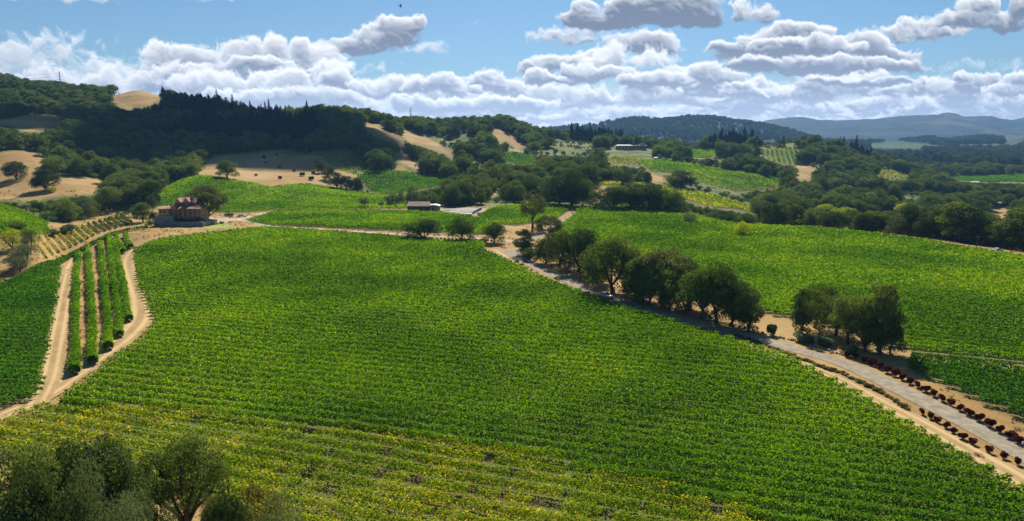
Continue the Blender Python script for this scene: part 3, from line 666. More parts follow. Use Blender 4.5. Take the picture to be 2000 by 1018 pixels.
add_rows('edge', 12, 3.0, 'green vines on the rounded slope at the left edge', None, LEAF['vine'], 'vineyard', w=1.3)
add_rows('back', 8, 3.2, 'green vines climbing the slope behind stone house and barn', None, LEAF['vine'], 'vineyard', w=1.9, step=1.5)
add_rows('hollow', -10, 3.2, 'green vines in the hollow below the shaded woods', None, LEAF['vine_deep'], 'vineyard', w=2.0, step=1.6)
add_rows('hill', 35, 3.6, 'green vines on the smooth hill below the white villa', None, LEAF['vine'], 'vineyard', w=2.2, step=1.8)
add_rows('yellow', -8, 3.2, 'yellow green vines in a curved strip above the oaks', None, LEAF['vine_gold'], 'vineyard', w=2.0, step=1.6)
add_rows('villa', 62, 6, 'short vine rows on golden soil below the white villa', None, LEAF['vine_gold'], 'vineyard', w=2.0, step=2)
add_rows('small', 20, 3.6, 'small light green vineyard on the far wooded hill', None, LEAF['vine'], 'vineyard', w=2.2, step=2)
add_rows('striped', 72, 6.5, 'striped vineyard between dark trees on the far hill', None, LEAF['vine'], 'vineyard', w=2.8, step=2)
add_rows('golden', 66, 7, 'golden striped vineyard among the valley trees', None, LEAF['vine_gold'], 'vineyard', w=2.6, step=2)
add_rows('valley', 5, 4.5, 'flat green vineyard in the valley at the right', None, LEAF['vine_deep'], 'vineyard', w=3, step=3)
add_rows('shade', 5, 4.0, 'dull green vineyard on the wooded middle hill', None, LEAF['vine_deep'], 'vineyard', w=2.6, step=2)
add_rows('terrace', -12, 7.5, 'thin terraced vine rows on the dry shaded slope', None, LEAF['vine_deep'], 'vineyard', w=1.6, step=2)

def line_row(pts, label, group, mat, name='vine_row', **kw):
    c = np.array([spot(x, y)[:2] for x, y in pts]); t = np.concatenate([[0], np.cumsum(np.hypot(*np.diff(c, axis=0).T))])
    n = max(4, int(t[-1] / .8)); tt = np.linspace(0, t[-1], n); p = np.stack([pchip(t, c[:, k], tt) if len(t) > 2 else np.interp(tt, t, c[:, k]) for k in (0, 1)], 1)
    p = p + (np.stack([fbm(tt / 6, tt * 0 + len(pts), 2, 3), fbm(tt / 6, tt * 0 + 9, 2, 4)], 1) - .5) * .5
    org = np.array((*p[0], ground_z(*p[0]))); me = row_mesh(name, p, mat, **kw)
    if me is None: return
    me.transform(__import__('mathutils').Matrix.Translation(-Vector([float(c) for c in org])))
    o = link(name, me, loc=org)
    if group: tag(o, label, 'vine row', group)
    else: tag(o, label, 'hedge' if 'hedge' in name else 'vine row')
    return o
G6 = 'vine rows standing apart between the two dirt tracks'
for pts, lb in (([(153,500),(150,560),(148,640),(147,733)], 'leftmost long vine row between the two dirt tracks'),
                ([(170,484),(176,540),(180,620),(181,713)], 'second long vine row from the left between the dirt tracks'),
                ([(195,478),(203,540),(209,610),(212,685)], 'middle long vine row of the five between the dirt tracks'),
                ([(212,467),(221,530),(229,600),(234,660)], 'fourth long vine row from the left between the dirt tracks'),
                ([(222,476),(233,520),(244,580),(252,630)], 'rightmost long vine row beside the dusty track bend'),
                ([(227,464),(233,480),(240,496)], 'short thick vine row nearest the head of the long rows'),
                ([(245,462),(250,474),(255,487)], 'shorter vine row at the top of the strip by the dry bank')):
    line_row(pts, lb, G6, LEAF['vine'], w=1.65, h=2.2, dens=1.9, lo=.1, inner=.38)
HED = line_row([(20,557),(50,541),(100,520),(140,502),(180,480),(215,462),(250,452),(288,447)], 'long dark green hedge curving between yellow slope and dirt track', None, LEAF['vine_deep'], name='hedge', w=2.2, h=1.9, lo=.1, dens=1.5)
GY_ = 'vine rows on the yellow slope left of the hedge'
sl = [((92,506),(66,472)),((104,500),(78,466)),((116,495),(90,462)),((128,489),(102,458)),((140,484),(114,455)),((151,479),(126,452)),((162,473),(138,450)),((173,467),(150,447)),((184,461),(161,443)),((195,456),(172,439)),((206,452),(183,436)),((217,449),(194,433)),((228,446),(205,430)),((239,443),(216,427)),((249,440),(227,424)),((258,437),(238,421))]
for i, (a_, b_) in enumerate(sl):
    m_ = ((a_[0] + b_[0]) / 2 + 2, (a_[1] + b_[1]) / 2 + 2)
    line_row([a_, m_, b_], nth(i + 1) + ' vine row from the left on the yellow slope beside the hedge', GY_, LEAF['mixed'] if i > 8 else LEAF['vine_gold'], w=.6 + .03 * i, h=1.2, lo=.1, dens=.4 + .02 * i)
GT = 'terrace vine rows under the stone house'
for i, (a_, b_) in enumerate([((212,429),(268,427)),((228,420),(272,419)),((232,411),(280,411)),((236,405),(282,405))]):
    line_row([a_, ((a_[0] + b_[0]) / 2, a_[1] - 1), b_], nth(i + 1) + ' terrace vine row from the bottom on the dry bank left of the house', GT, LEAF['vine_deep'], w=.8, h=1.2, lo=.1, dens=.6)
# ------------------------------------------------------------------ trees
def tube(V, Q, pts, rad, k=6):
    pts = [np.array(p, float) for p in pts]; base = len(V)
    for i, p in enumerate(pts):
        d = pts[min(i + 1, len(pts) - 1)] - pts[max(i - 1, 0)]; d /= np.linalg.norm(d) + 1e-9
        a = np.cross(d, (0.3, 1, 0.1)); a /= np.linalg.norm(a) + 1e-9; b = np.cross(d, a)
        for j in range(k):
            t = 2 * math.pi * j / k; V.append(p + (a * math.cos(t) + b * math.sin(t)) * rad[i])
    for i in range(len(pts) - 1):
        for j in range(k):
            Q.append((base + i * k + j, base + i * k + (j + 1) % k, base + (i + 1) * k + (j + 1) % k, base + (i + 1) * k + j))
def make_tree(kind, seed, n_leaf, leaf, h=10.0, spread=5.2, trunk_h=.22, fill=1.0, clump=1.0):
    """a tree 10 m tall: (wood vertices, wood quads, leaf vertices, leaf quads)"""
    r = np.random.RandomState(seed); V, Q = [], []; blobs = []
    R = spread
    if kind in ('oak', 'thin', 'tall', 'olive', 'cypress', 'low'):
        th = h * trunk_h; tr = .035 * h * (1 if kind != 'thin' else .8)
        lean = r.uniform(-.06, .06, 2) * h
        p0, p1 = np.array((0, 0, -.4)), np.array((lean[0] * .4, lean[1] * .4, th))
        tube(V, Q, [p0 * 1.0, (0, 0, .05 * h), p1], [tr * 1.5, tr * 1.05, tr * .8], 7)
        nl = r.randint(5, 8) if kind != 'cypress' else 4
        cz = th + (h - th) * .52
        for i in range(nl):
            a = 2 * math.pi * (i + r.uniform(-.3, .3)) / nl; up = r.uniform(.25, 1.0); out = R * r.uniform(.45, .8) * (1.15 - .6 * up)
            e = np.array((math.cos(a) * out, math.sin(a) * out, th + (h - th) * (.25 + .6 * up)))
            mid = (p1 + e) / 2 + r.uniform(-.05, .05, 3) * h + np.array((0, 0, -.03 * h)); tube(V, Q, [p1, mid, e], [tr * .55, tr * .32, tr * .1], 5)
            for k in range(2):
                f = e + r.uniform(-.16, .16, 3) * h; tube(V, Q, [mid, (mid + f) / 2 + r.uniform(-.02, .02, 3) * h, f], [tr * .28, tr * .16, tr * .05], 4)
        nb = dict(oak=34, thin=40, tall=38, olive=36, cypress=16, low=34)[kind]; nb = int(nb * 1.35 * clump)
        for i in range(nb):
            a = r.uniform(0, 2 * math.pi); z = r.uniform(-.75, 1.0); rr = math.sqrt(max(0, 1 - z * z)) * r.uniform(.6, 1.0)
            if kind == 'tall': c = (math.cos(a) * rr * R * .8, math.sin(a) * rr * R * .8, cz + z * (h - th) * .44)
            elif kind == 'cypress': c = (math.cos(a) * R * .25, math.sin(a) * R * .25, h * (.1 + .82 * i / nb))
            else: c = (math.cos(a) * rr * R * .82, math.sin(a) * rr * R * .82, cz + z * (h - th) * .42 * (1 - .25 * rr))
            br = R * r.uniform(.14, .29) * clump ** -.45
            if kind == 'cypress': br = R * .5 * (1.15 - abs(i / nb - .35))
            blobs.append((np.array(c) + np.array((lean[0], lean[1], 0)) * .6, br))
        if kind not in ('thin', 'cypress'):
            for i in range(int(8 * fill)): blobs.append((np.array((r.uniform(-.35, .35) * R, r.uniform(-.35, .35) * R, cz + r.uniform(-.25, .3) * (h - th))), R * r.uniform(.3, .42)))
        if kind in ('oak', 'tall', 'low'):
            for i in range(int(14 * fill)):
                a = r.uniform(0, 6.28); q_ = r.uniform(.45, .85); blobs.append((np.array((math.cos(a) * q_ * R * (.8 if kind == 'tall' else 1), math.sin(a) * q_ * R * (.8 if kind == 'tall' else 1), h * r.uniform(.13, .34))), R * r.uniform(.15, .25)))
        w = np.array([b[1] ** 2 for b in blobs]); i = r.choice(len(blobs), n_leaf, p=w / w.sum())
        d = r.normal(size=(n_leaf, 3)); d[:, 2] = d[:, 2] * .85 + .18; d /= np.linalg.norm(d, axis=1)[:, None]
        rad = r.uniform(.3, 1.1, n_leaf) ** (.32 if kind != 'thin' else .7)
        C = np.array([b[0] for b in blobs])[i] + d * (np.array([b[1] for b in blobs])[i] * rad)[:, None] * np.array((1.08, 1.08, .88))
        C[:, 2] = np.maximum(C[:, 2], .05 * h)
        N = d + r.normal(size=(n_leaf, 3)) * .55; s = leaf * r.uniform(.6, 1.35, n_leaf)
    elif kind == 'open':
        # a spreading oak whose limbs show: leaves sit in flattened pads at the limb ends
        th = h * trunk_h; p1 = np.array((.15, .1, th)); tube(V, Q, [(0, 0, -.4), (.05, 0, th * .5), p1], [.042 * h, .032 * h, .027 * h], 8)
        for i in range(8):
            a = 2 * math.pi * (i + r.uniform(-.25, .25)) / 8; up = r.uniform(.3, 1.0); out = R * r.uniform(.5, .8) * (1.2 - .55 * up)
            e = np.array((math.cos(a) * out, math.sin(a) * out, th + (h - th) * (.12 + .68 * up))); m1 = p1 + (e - p1) * .35 + r.uniform(-.04, .04, 3) * h; m2 = p1 + (e - p1) * .7 + r.uniform(-.05, .05, 3) * h
            tube(V, Q, [p1, m1, m2, e], [.019 * h, .014 * h, .009 * h, .004 * h], 6)
            for k in range(6):
                b_ = m1 + (e - m1) * r.uniform(.3, 1.0); f = b_ + np.array((r.uniform(-.15, .15), r.uniform(-.15, .15), r.uniform(-.07, .14))) * h
                tube(V, Q, [b_, (b_ + f) / 2 + r.uniform(-.02, .02, 3) * h, f], [.006 * h, .004 * h, .002 * h], 4); blobs.append((f, R * r.uniform(.11, .2)))
            blobs.append((e, R * r.uniform(.14, .22)))
        w = np.array([b[1] ** 2 for b in blobs]); i = r.choice(len(blobs), n_leaf, p=w / w.sum()); d = r.normal(size=(n_leaf, 3)); d[:, 2] += .2; d /= np.linalg.norm(d, axis=1)[:, None]
        C = np.array([b[0] for b in blobs])[i] + d * (np.array([b[1] for b in blobs])[i] * r.uniform(.4, 1.05, n_leaf) ** .4)[:, None] * np.array((1.1, 1.1, .6))
        N = d + r.normal(size=(n_leaf, 3)) * .5; s = leaf * r.uniform(.6, 1.35, n_leaf)
    elif kind == 'conifer':
        tube(V, Q, [(0, 0, -.4), (0, 0, h * .5), (0, 0, h * .97)], [.25, .14, .03], 5)
        z = r.uniform(.06, 1, n_leaf) ** 1.15; z = np.round(z * 15 + r.uniform(-.3, .3, n_leaf)) / 15; z = np.clip(z, .05, 1.02)
        a = r.uniform(0, 2 * math.pi, n_leaf); asym = 1 + .35 * np.sin(a * 3 + seed + z * 9)
        rr = R * (1.02 - z) * r.uniform(.25, 1, n_leaf) ** .5 * asym
        C = np.column_stack([np.cos(a) * rr, np.sin(a) * rr, z * h - rr * .3 + r.uniform(-.1, .1, n_leaf)])
        N = np.column_stack([np.cos(a) * .5, np.sin(a) * .5, np.ones(n_leaf)]) + r.normal(size=(n_leaf, 3)) * .45; s = leaf * r.uniform(.6, 1.3, n_leaf)
    elif kind == 'bush':
        C = []; bl = [(np.array((r.uniform(-.45, .45) * R, r.uniform(-.45, .45) * R, h * r.uniform(.3, .62))), R * r.uniform(.35, .55)) for _ in range(9)]
        i = r.choice(len(bl), n_leaf); d = r.normal(size=(n_leaf, 3)); d[:, 2] += .15; d /= np.linalg.norm(d, axis=1)[:, None]
        C = np.array([b[0] for b in bl])[i] + d * (np.array([b[1] for b in bl])[i] * r.uniform(.7, 1.05, n_leaf))[:, None]; C[:, 2] = np.clip(C[:, 2], 0, h)
        for k in range(4): tube(V, Q, [(0, 0, -.2), (r.uniform(-.3, .3) * R, r.uniform(-.3, .3) * R, h * .5)], [.03 * h, .01 * h], 4)
        N = d + r.normal(size=(n_leaf, 3)) * .5; s = leaf * r.uniform(.6, 1.3, n_leaf)
    LV, LQ = quads(C, N, s, s * .75, r)
    return np.array(V, np.float32), np.array(Q, np.int32), LV, LQ, r.rand(len(LQ))
PROTO = {}
def proto(key, kind, seed, n, leaf, lm, bark=None, **kw):
    wv, wq, lv, lq, rn = make_tree(kind, seed, n, leaf, **kw)
    PROTO[key] = (mesh('trunk', wv, wq, bark or M_BARK, smooth=True), mesh('crown', lv, lq, LEAF[lm], rnd=rn)); 
    V = np.concatenate([wv, lv]); Qs = np.concatenate([wq, lq + len(wv)]); mi = np.concatenate([np.zeros(len(wq)), np.ones(len(lq))])
    return (V, Qs, mi, [bark or M_BARK, LEAF[lm]], np.concatenate([np.zeros(len(wq)), rn]))
def tree(name, key, px, py, height, width, label, group=None, rz=None, cat='tree', at=None, sink=.2, tw=None, y0=20, y1=9000):
    """height and width in metres; it stands where (px, py) falls on the ground"""
    p = spot(px, py, y0, y1) if at is None else np.array(at, float)
    o = link(name, None, loc=(p[0], p[1], p[2] - sink), rz=random.uniform(0, 6.28) if rz is None else rz)
    wood_, crown_ = PROTO[key][:2]
    d = PSPREAD[key]; o.scale = (width / (2 * d), width / (2 * d), height / 10.0)
    if key[:4] != 'bush': link('trunk', wood_, o)
    link('crown' if key[:4] != 'bush' else 'foliage', crown_, o)
    return tag(o, label, cat, group)
PSPREAD = {}
def P_(key, kind, seed, n, leaf, lm, spread=5.2, **kw):
    PSPREAD[key] = spread; return proto(key, kind, seed, n, leaf, lm, spread=spread, **kw)
random.seed(4)
for i in range(4): P_('oak%d' % i, 'oak', 20 + i, 9500, .16, 'oak', trunk_h=.13)
for i in range(3): P_('dark%d' % i, 'oak', 40 + i, 9500, .16, 'oak_dk', trunk_h=.08)
P_('sparse0', 'olive', 51, 7000, .15, 'mixed', trunk_h=.2); P_('sparse1', 'thin', 52, 8000, .13, 'thin', spread=4.2, trunk_h=.2, bark=M_BARKP)
P_('thin0', 'thin', 53, 5000, .13, 'thin', spread=4.2, trunk_h=.26, bark=M_BARK); P_('big0', 'thin', 66, 9000, .15, 'thin', spread=4.6, trunk_h=.12)
P_('tall0', 'tall', 54, 7500, .16, 'mixed', spread=3.6, trunk_h=.1); P_('tall1', 'tall', 55, 7500, .16, 'oak_dk', spread=3.6, trunk_h=.08)
P_('sage0', 'low', 56, 12000, .105, 'sage', trunk_h=.12); P_('near0', 'open', 57, 17000, .085, 'oak', trunk_h=.3, spread=5.6)
P_('near1', 'low', 58, 42000, .095, 'oak_dk', trunk_h=.05, clump=1.3); P_('near4', 'low', 68, 42000, .095, 'mixed', trunk_h=.05, clump=1.2); P_('near2', 'low', 59, 36000, .07, 'sage', trunk_h=.12, clump=1.4); P_('near3', 'open', 64, 15000, .07, 'rust', trunk_h=.15)
P_('pale0', 'tall', 60, 4500, .17, 'pale', spread=4.2, trunk_h=.08); P_('pale1', 'low', 61, 4500, .17, 'sage', trunk_h=.08); P_('lime0', 'low', 62, 5000, .17, 'lime', trunk_h=.08)
P_('con0', 'conifer', 63, 3600, .2, 'conifer', spread=2.6); P_('con1', 'conifer', 65, 3600, .2, 'conifer', spread=2.0)
P_('bush0', 'bush', 70, 3500, .42, 'red', spread=5, h=10); P_('bush1', 'bush', 71, 4500, .38, 'oak_dk', spread=5, h=10); P_('bush2', 'bush', 72, 2500, .3, 'grass', spread=5, h=10)
P_('bush3', 'bush', 73, 3500, .38, 'sage', spread=5, h=10); P_('bush4', 'bush', 74, 3500, .25, 'lime', spread=5, h=10); P_('bush5', 'bush', 75, 3500, .25, 'pale', spread=5, h=10)
P_('bush6', 'bush', 76, 3500, .38, 'mixed', spread=5, h=10); P_('bush7', 'bush', 77, 2600, .25, 'thin', spread=5, h=10)

# --- the row of trees along the road
RT = [ # name, prototype, x, y of the foot, height, width, label
 ('oak_tree','dark0',826,468,9.3,17,'broad dark oak above the lane, leftmost of the three lane oaks'),
 ('oak_tree','oak1',902,471,10.2,13.5,'round forked oak in the middle of the three lane oaks'),
 ('oak_tree','oak2',965,474,8.6,11,'small round oak at the lane junction, right of the other lane oaks'),
 ('bare_tree','thin0',1040,449,19,13,'tall thin grey tree with sparse leaves beside the back lane'),
 ('bare_tree','sparse1',1068,474,12.5,11,'greyish half bare tree behind the road junction'),
 ('oak_tree','tall1',1022,498,10.5,6.5,'narrow dark leaning tree beside the top of the road'),
 ('oak_tree','dark1',1035,509,5,5,'low dark shrubby oak hugging the road edge near its top'),
 ('oak_tree','dark2',1066,514,9.5,8.5,'small dark oak with sand showing left of it by the road'),
 ('oak_tree','oak0',1092,520,13,10,'dark oak behind the shaded upper bend of the road'),
 ('oak_tree','dark0',1130,531,15.5,12.5,'large dark oak at the left of the dense roadside trees'),
 ('oak_tree','dark1',1152,540,8,7.5,'low bushy oak filling the gap between two large roadside oaks'),
 ('oak_tree','oak3',1196,571,16.5,14,'massive dense oak above the silver car'),
 ('oak_tree','dark2',1165,553,9.5,8,'dark undergrowth oak left of the silver car'),
 ('locust_tree','sparse1',1290,592,16,14.5,'airy olive green tree with pale branches in the roadside group'),
 ('oak_tree','tall0',1253,590,13,10,'yellowish green oak right of the silver car'),
 ('oak_tree','oak2',1240,577,14,8,'tall narrow oak tucked behind the yellowish oak'),
 ('oak_tree','dark0',1308,606,6.5,6,'small dark tree under the airy olive tree'),
 ('oak_tree','sparse0',1373,622,13.5,12,'loose grey green oak with forked trunks, left of the dark dense trees'),
 ('oak_tree','oak1',1399,629,15,9,'dense dark oak in the middle of the lower roadside group'),
 ('oak_tree','dark1',1428,636,12.5,9,'black green oak beside the dark column tree'),
 ('oak_tree','sparse0',1338,612,9,8,'small loose oak filling the gap left of the forked grey oak'),
 ('oak_tree','oak0',1268,596,11,9,'mid green oak between the massive oak and airy olive tree'),
 ('oak_tree','tall0',1346,606,13,8,'light upright oak behind the gap in the roadside group'),
 ('column_tree','tall1',1462,648,10,5.2,'blackish narrow tree at the right end of the roadside group'),
 ('oak_tree','tall1',1566,655,11.5,5,'slender upright oak alone left of the last roadside trees'),
 ('oak_tree','sparse0',1592,640,11,10,'leaning open oak behind the slender upright oak'),
 ('oak_tree','oak0',1632,655,10,9.5,'dark oak at the back of the last roadside trees'),
 ('oak_tree','sparse0',1656,672,11.5,8.5,'light green oak with thin trunk near the first red bushes'),
 ('oak_tree','tall0',1716,686,15,9,'tallest light green oak at the right end of the roadside trees'),
 ('oak_tree','dark2',1690,686,10.5,8,'heavy dark oak low beside the tallest right oak'),
 ('oak_tree','dark0',1738,690,8.5,5.5,'drooping dark oak at the far right end of the roadside trees'),
 ('oak_tree','big0',407,432,19,23,'large grey brown spreading tree beside the stone house'),
 ('garden_tree','dark2',381,430,8.5,7,'dense dark garden tree at the right wall of the stone house'),
 ('garden_tree','dark0',372,433,5,6,'low dark garden tree before the right half of the house'),
 ('garden_tree','dark1',301,436,6,6,'dark shrubby tree at the left corner of the terrace'),
 ('round_tree','oak3',280,434,10,11,'bright edged round tree left of the stone house'),
 ('oak_tree','dark1',298,412,10,7,'dark blue green tree behind the stone house, left side'),
 ('hill_oak','oak0',444,348,14,19,'lone round oak on the dry slope above the back vineyard'),
 ('hill_oak','dark1',33,350,13,18,'round oak alone on the orange hillside at the left edge'),
 ('hill_oak','dark2',88,372,14,20,'broad dark oak at the foot of the orange hillside'),
 ('hill_oak','dark0',1092,402,20,19,'tall dark oak clump left of the back lane top, its left crown'),
 ('hill_oak','dark2',1117,402,23,21,'tallest dark oak just left of the back lane top'),
 ('hill_oak','oak1',1138,402,13,13,'lower rounded oak right of the tallest dark oak'),
 ('hill_oak','dark1',1062,385,14,15,'round dark oak on the slope left of the tall clump'),
 ('hill_oak','dark0',1192,410,15,20,'wide dark oak right of the back lane below the yellow strip'),
 ('hill_oak','oak2',1232,410,16,22,'wide mid green oak under the yellow vineyard strip'),
 ('hill_oak','dark1',1268,411,17,22,'dark oak at the middle of the belt under the yellow strip'),
 ('hill_oak','oak0',1304,414,13,20,'spreading oak at the right of the belt under the yellow strip'),
 ('hill_oak','dark2',1331,366,15,24,'big dark round oak between the green hill and yellow strip'),
 ('hill_oak','dark1',628,338,11,13,'upper dark oak of the cluster on the dry terraced slope'),
 ('hill_oak','dark0',643,352,12,13,'second dark oak of the cluster on the dry terraced slope'),
 ('hill_oak','dark2',658,368,13,15,'dark oak at the left of the clump in the back vineyard'),
 ('hill_oak','dark1',676,371,12,14,'middle dark oak of the clump in the back vineyard'),
 ('hill_oak','dark0',694,372,11,13,'right dark oak of the clump in the back vineyard'),
 ('lime_tree','lime0',25,486,7.5,9,'bright yellow green tree beside the left edge vineyard'),
 ('grey_tree','sage0',50,520,8,11,'silvery shrubby willow at the left end of the hedge'),
 ('grey_tree','sage0',40,531,5.5,8,'low grey round bush below the silvery willow'),
 ('olive_tree','sage0',60,497,9.5,8,'tall grey olive behind the silvery willow'),
]
for nm, key, x, y, h, w, lb in RT: tree(nm, key, x, y, h * (.98 if x > 980 else 1), w * (1.35 if 980 < x < 1500 else (1.12 if x > 1500 else 1.1 if x > 800 else 1)), lb)
# --- foreground: crowns that rise into the bottom left of the view
def near(nm, key, px, py, Y, h, w, lb, rz=0.0, sz=1.0):
    """a tree at distance Y whose crown top shows at photo (px, py)"""
    s, Yk, z = knot(px, Y, py, None); g = float(ground_z(s * Y, Y)); hh = z - g
    return tree(nm, key, 0, 0, hh, w, lb, at=(s * Y, Y, g), rz=rz, sink=0)
near('foreground_oak', 'near0', 345, 838, 66, 13, 13.5, 'open branched oak with visible dark trunk in the foreground', 1.2)
near('foreground_oak', 'near1', 135, 868, 56, 13, 14, 'dense black green oak at the bottom left corner, highest of its clump', .4)
near('foreground_oak', 'near4', 20, 880, 52, 13, 11, 'dense dark green oak cut off by the left picture edge', 2.2)
near('foreground_oak', 'near1', 60, 925, 44, 13, 10, 'deep shaded oak below the other dark corner oaks', 4.2)
near('foreground_willow', 'near2', 185, 905, 49, 13, 9, 'silvery grey green tree in front of the dark corner oaks', 3.2)
near('foreground_willow', 'near2', 235, 975, 42, 13, 5, 'low silvery shrub at the bottom edge left of the bare soil', 1.0)
near('foreground_willow', 'near2', 545, 955, 52, 9, 6.5, 'greyish shrub at the right end of the foreground thicket', 5.0)
near('foreground_shrub', 'near3', 480, 900, 57, 9, 8, 'rusty brown half bare shrub right of the open branched oak', .9)
near('foreground_shrub', 'near3', 405, 925, 51, 9, 8, 'brownish tangled shrub below the open branched oak', 2.9)
near('foreground_oak', 'near1', 205, 862, 60, 12, 9, 'dark oak behind the silvery tree, right end of the corner clump', 3.0)
near('foreground_shrub', 'near1', 440, 960, 48, 9, 7, 'dark green shrub at the bottom edge of the thicket', 2.0)
near('foreground_shrub', 'near2', 330, 990, 47, 9, 4, 'small grey green shrub beside the patch of bare soil', 2.5)
# --- bushes
def bush(key, x, y, h, w, lb, group=None, name='bush', cat='bush', **kw): return tree(name, key, x, y, h, w, lb, group, cat=cat, sink=.05, **kw)
bush('bush1', 1506, 655, 3.4, 2.8, 'single dark upright bush on the sandy verge between the roadside groups')
bush('bush3', 1572, 668, 2.6, 5.0, 'low dark grey shrub under the slender upright oak')
bush('bush3', 1610, 674, 2.5, 5.5, 'wide grey shrub between slender oak and last roadside trees')
bush('bush6', 1664, 690, 1.8, 3, 'small shrub at the foot of the light green oak')
bush('bush4', 98, 376, 4, 9, 'flat yellow green bush at the foot of the orange hillside')
bush('bush4', 153, 404, 6, 7, 'bright yellow bush among the dark gully trees')
bush('bush3', 131, 455, 5, 8, 'grey green bush above the yellow slope')
bush('bush5', 103, 461, 4, 7, 'yellowish bush beside the left edge vineyard')
bush('bush5', 292, 440, 3, 5, 'small yellow green shrub at the left corner of the stone house')
for lb, pts, key, dz, grp in (
  (' red bush from the top of the long row beyond the road', [(1654,697),(1670,700),(1688,708),(1703,714),(1718,720),(1733,728),(1749,735),(1763,742),(1777,750),(1792,757),(1808,765),(1823,774),(1840,784),(1857,792),(1875,802),(1893,812),(1913,822),(1933,834),(1953,845),(1974,857),(1988,866),(2010,878)], 'bush0', 1.5, 'red bushes along the far side of the road'),
  (' red bush from the top of the sparse row before the road', [(1801,810),(1817,818),(1830,825),(1848,836),(1862,846),(1880,858),(1899,868),(1931,884),(1960,896),(1987,908)], 'bush0', 1.15, 'red bushes along the near side of the road')):
    for n_, (x, y) in enumerate(pts): bush(key, x, y, dz * random.uniform(.9, 1.15), dz * random.uniform(.95, 1.25), nth(n_ + 1) + lb, grp, name='red_bush', rz=random.uniform(0, 6))
for i in range(44):
    t = i / 43; x = 1432 + (1772 - 1432) * t; y = np.interp(x, [1432, 1480, 1550, 1650, 1720, 1772], [655, 670, 697, 733, 766, 800]) + random.uniform(-1, 1)
    bush('bush2', x, y, random.uniform(.55, 1.0), random.uniform(1.2, 2.1), nth(i + 1) + ' green grass tuft from the left along the lower road edge', 'grass tufts along the lower road edge', name='grass_tuft', cat='grass tuft')
for i in range(16):
    t = i / 15; x = 1010 + (1150 - 1010) * t; y = np.interp(x, [1010, 1035, 1070, 1120, 1150], [512, 528, 546, 568, 580]) + random.uniform(-1, 1)
    bush('bush7', x, y, random.uniform(.6, 1.2), random.uniform(1.6, 2.8), nth(i + 1) + ' dry grass tuft from the left along the upper road bend', 'dry grass tufts along the upper road bend', name='grass_tuft', cat='grass tuft')
for i in range(24):
    x = 785 + i * 7.6; y = np.interp(x, [785, 860, 960], [465, 468, 471.5])
    bush('bush1', x, y, 1.1, 1.3, nth(i + 1) + ' clipped round shrub from the left below the gravel lane', 'small round shrubs below the gravel lane', name='round_shrub', cat='shrub')
for n_, (x, y, w_) in enumerate([(515,309,4.5),(541,304,3.5),(519,319,3),(546,328,3),(598,300,5),(590,344,5),(548,350,4),(608,352,5),(612,340,4),(575,335,3),(622,322,6),(500,344,3)]):
    bush('bush1', x, y, w_ * .8, w_ * 1.1, nth(n_ + 1) + ' dark dot of a shrub on the dry slope behind the back vineyard', 'shrubs dotted on the dry slope', name='slope_shrub', cat='shrub', y0=450)
# pale trees behind the barn and other marked ones: x, y foot, height, width, prototype, label
for x, y, h, w, key, lb in [(766,402,9,11,'pale0','pale yellow green willow at the left of the barn trees'),(783,399,10,9,'pale0','bright green willow beside the pale yellow one'),
  (806,400,13,11,'pale1','tall greyish willow right behind the barn roof'),(826,401,8,9,'pale1','silvery willow behind the middle of the barn'),(846,402,9,8,'pale0','light green willow behind the white awning'),
  (862,402,7,6,'pale0','small pale willow right of the white awning'),(893,400,10,8,'pale0','light green poplar beyond the gravel yard'),(921,401,8,5,'pale0','slim pale poplar beside the golden bank'),
  (712,407,7,8,'thin0','thin yellowish tree in the back vineyard'),(745,404,4,5,'pale1','dark little tree left of the barn willows'),
  (1345,437,6,9,'pale1','pale shrubby tree at the edge of the right vineyard crest'),(1395,428,8,13,'pale1','pale green bushy tree beyond the right vineyard crest'),
  (1448,462,7,9,'lime0','yellow bushy tree behind the right vineyard crest'),(1510,440,9,13,'lime0','bright lime green tree amid the dark valley woods'),(1615,420,9,20,'lime0','wide lime green tree in the valley woods'),
  (1650,430,10,20,'lime0','second wide lime green tree in the valley woods'),(1765,425,12,16,'lime0','tall lime green tree right of the valley centre'),(1915,410,10,14,'lime0','lime green tree by the parked white roofs'),
  (30,450,5,9,'bush5','pale green bushes above the left edge vineyard')]:
    if key.startswith('bush'): bush(key, x, y, h, w, lb)
    else: tree('willow_tree' if key[:4] in ('pale', 'thin') else 'lime_tree', key, x, y, h, w, lb, y1=900)

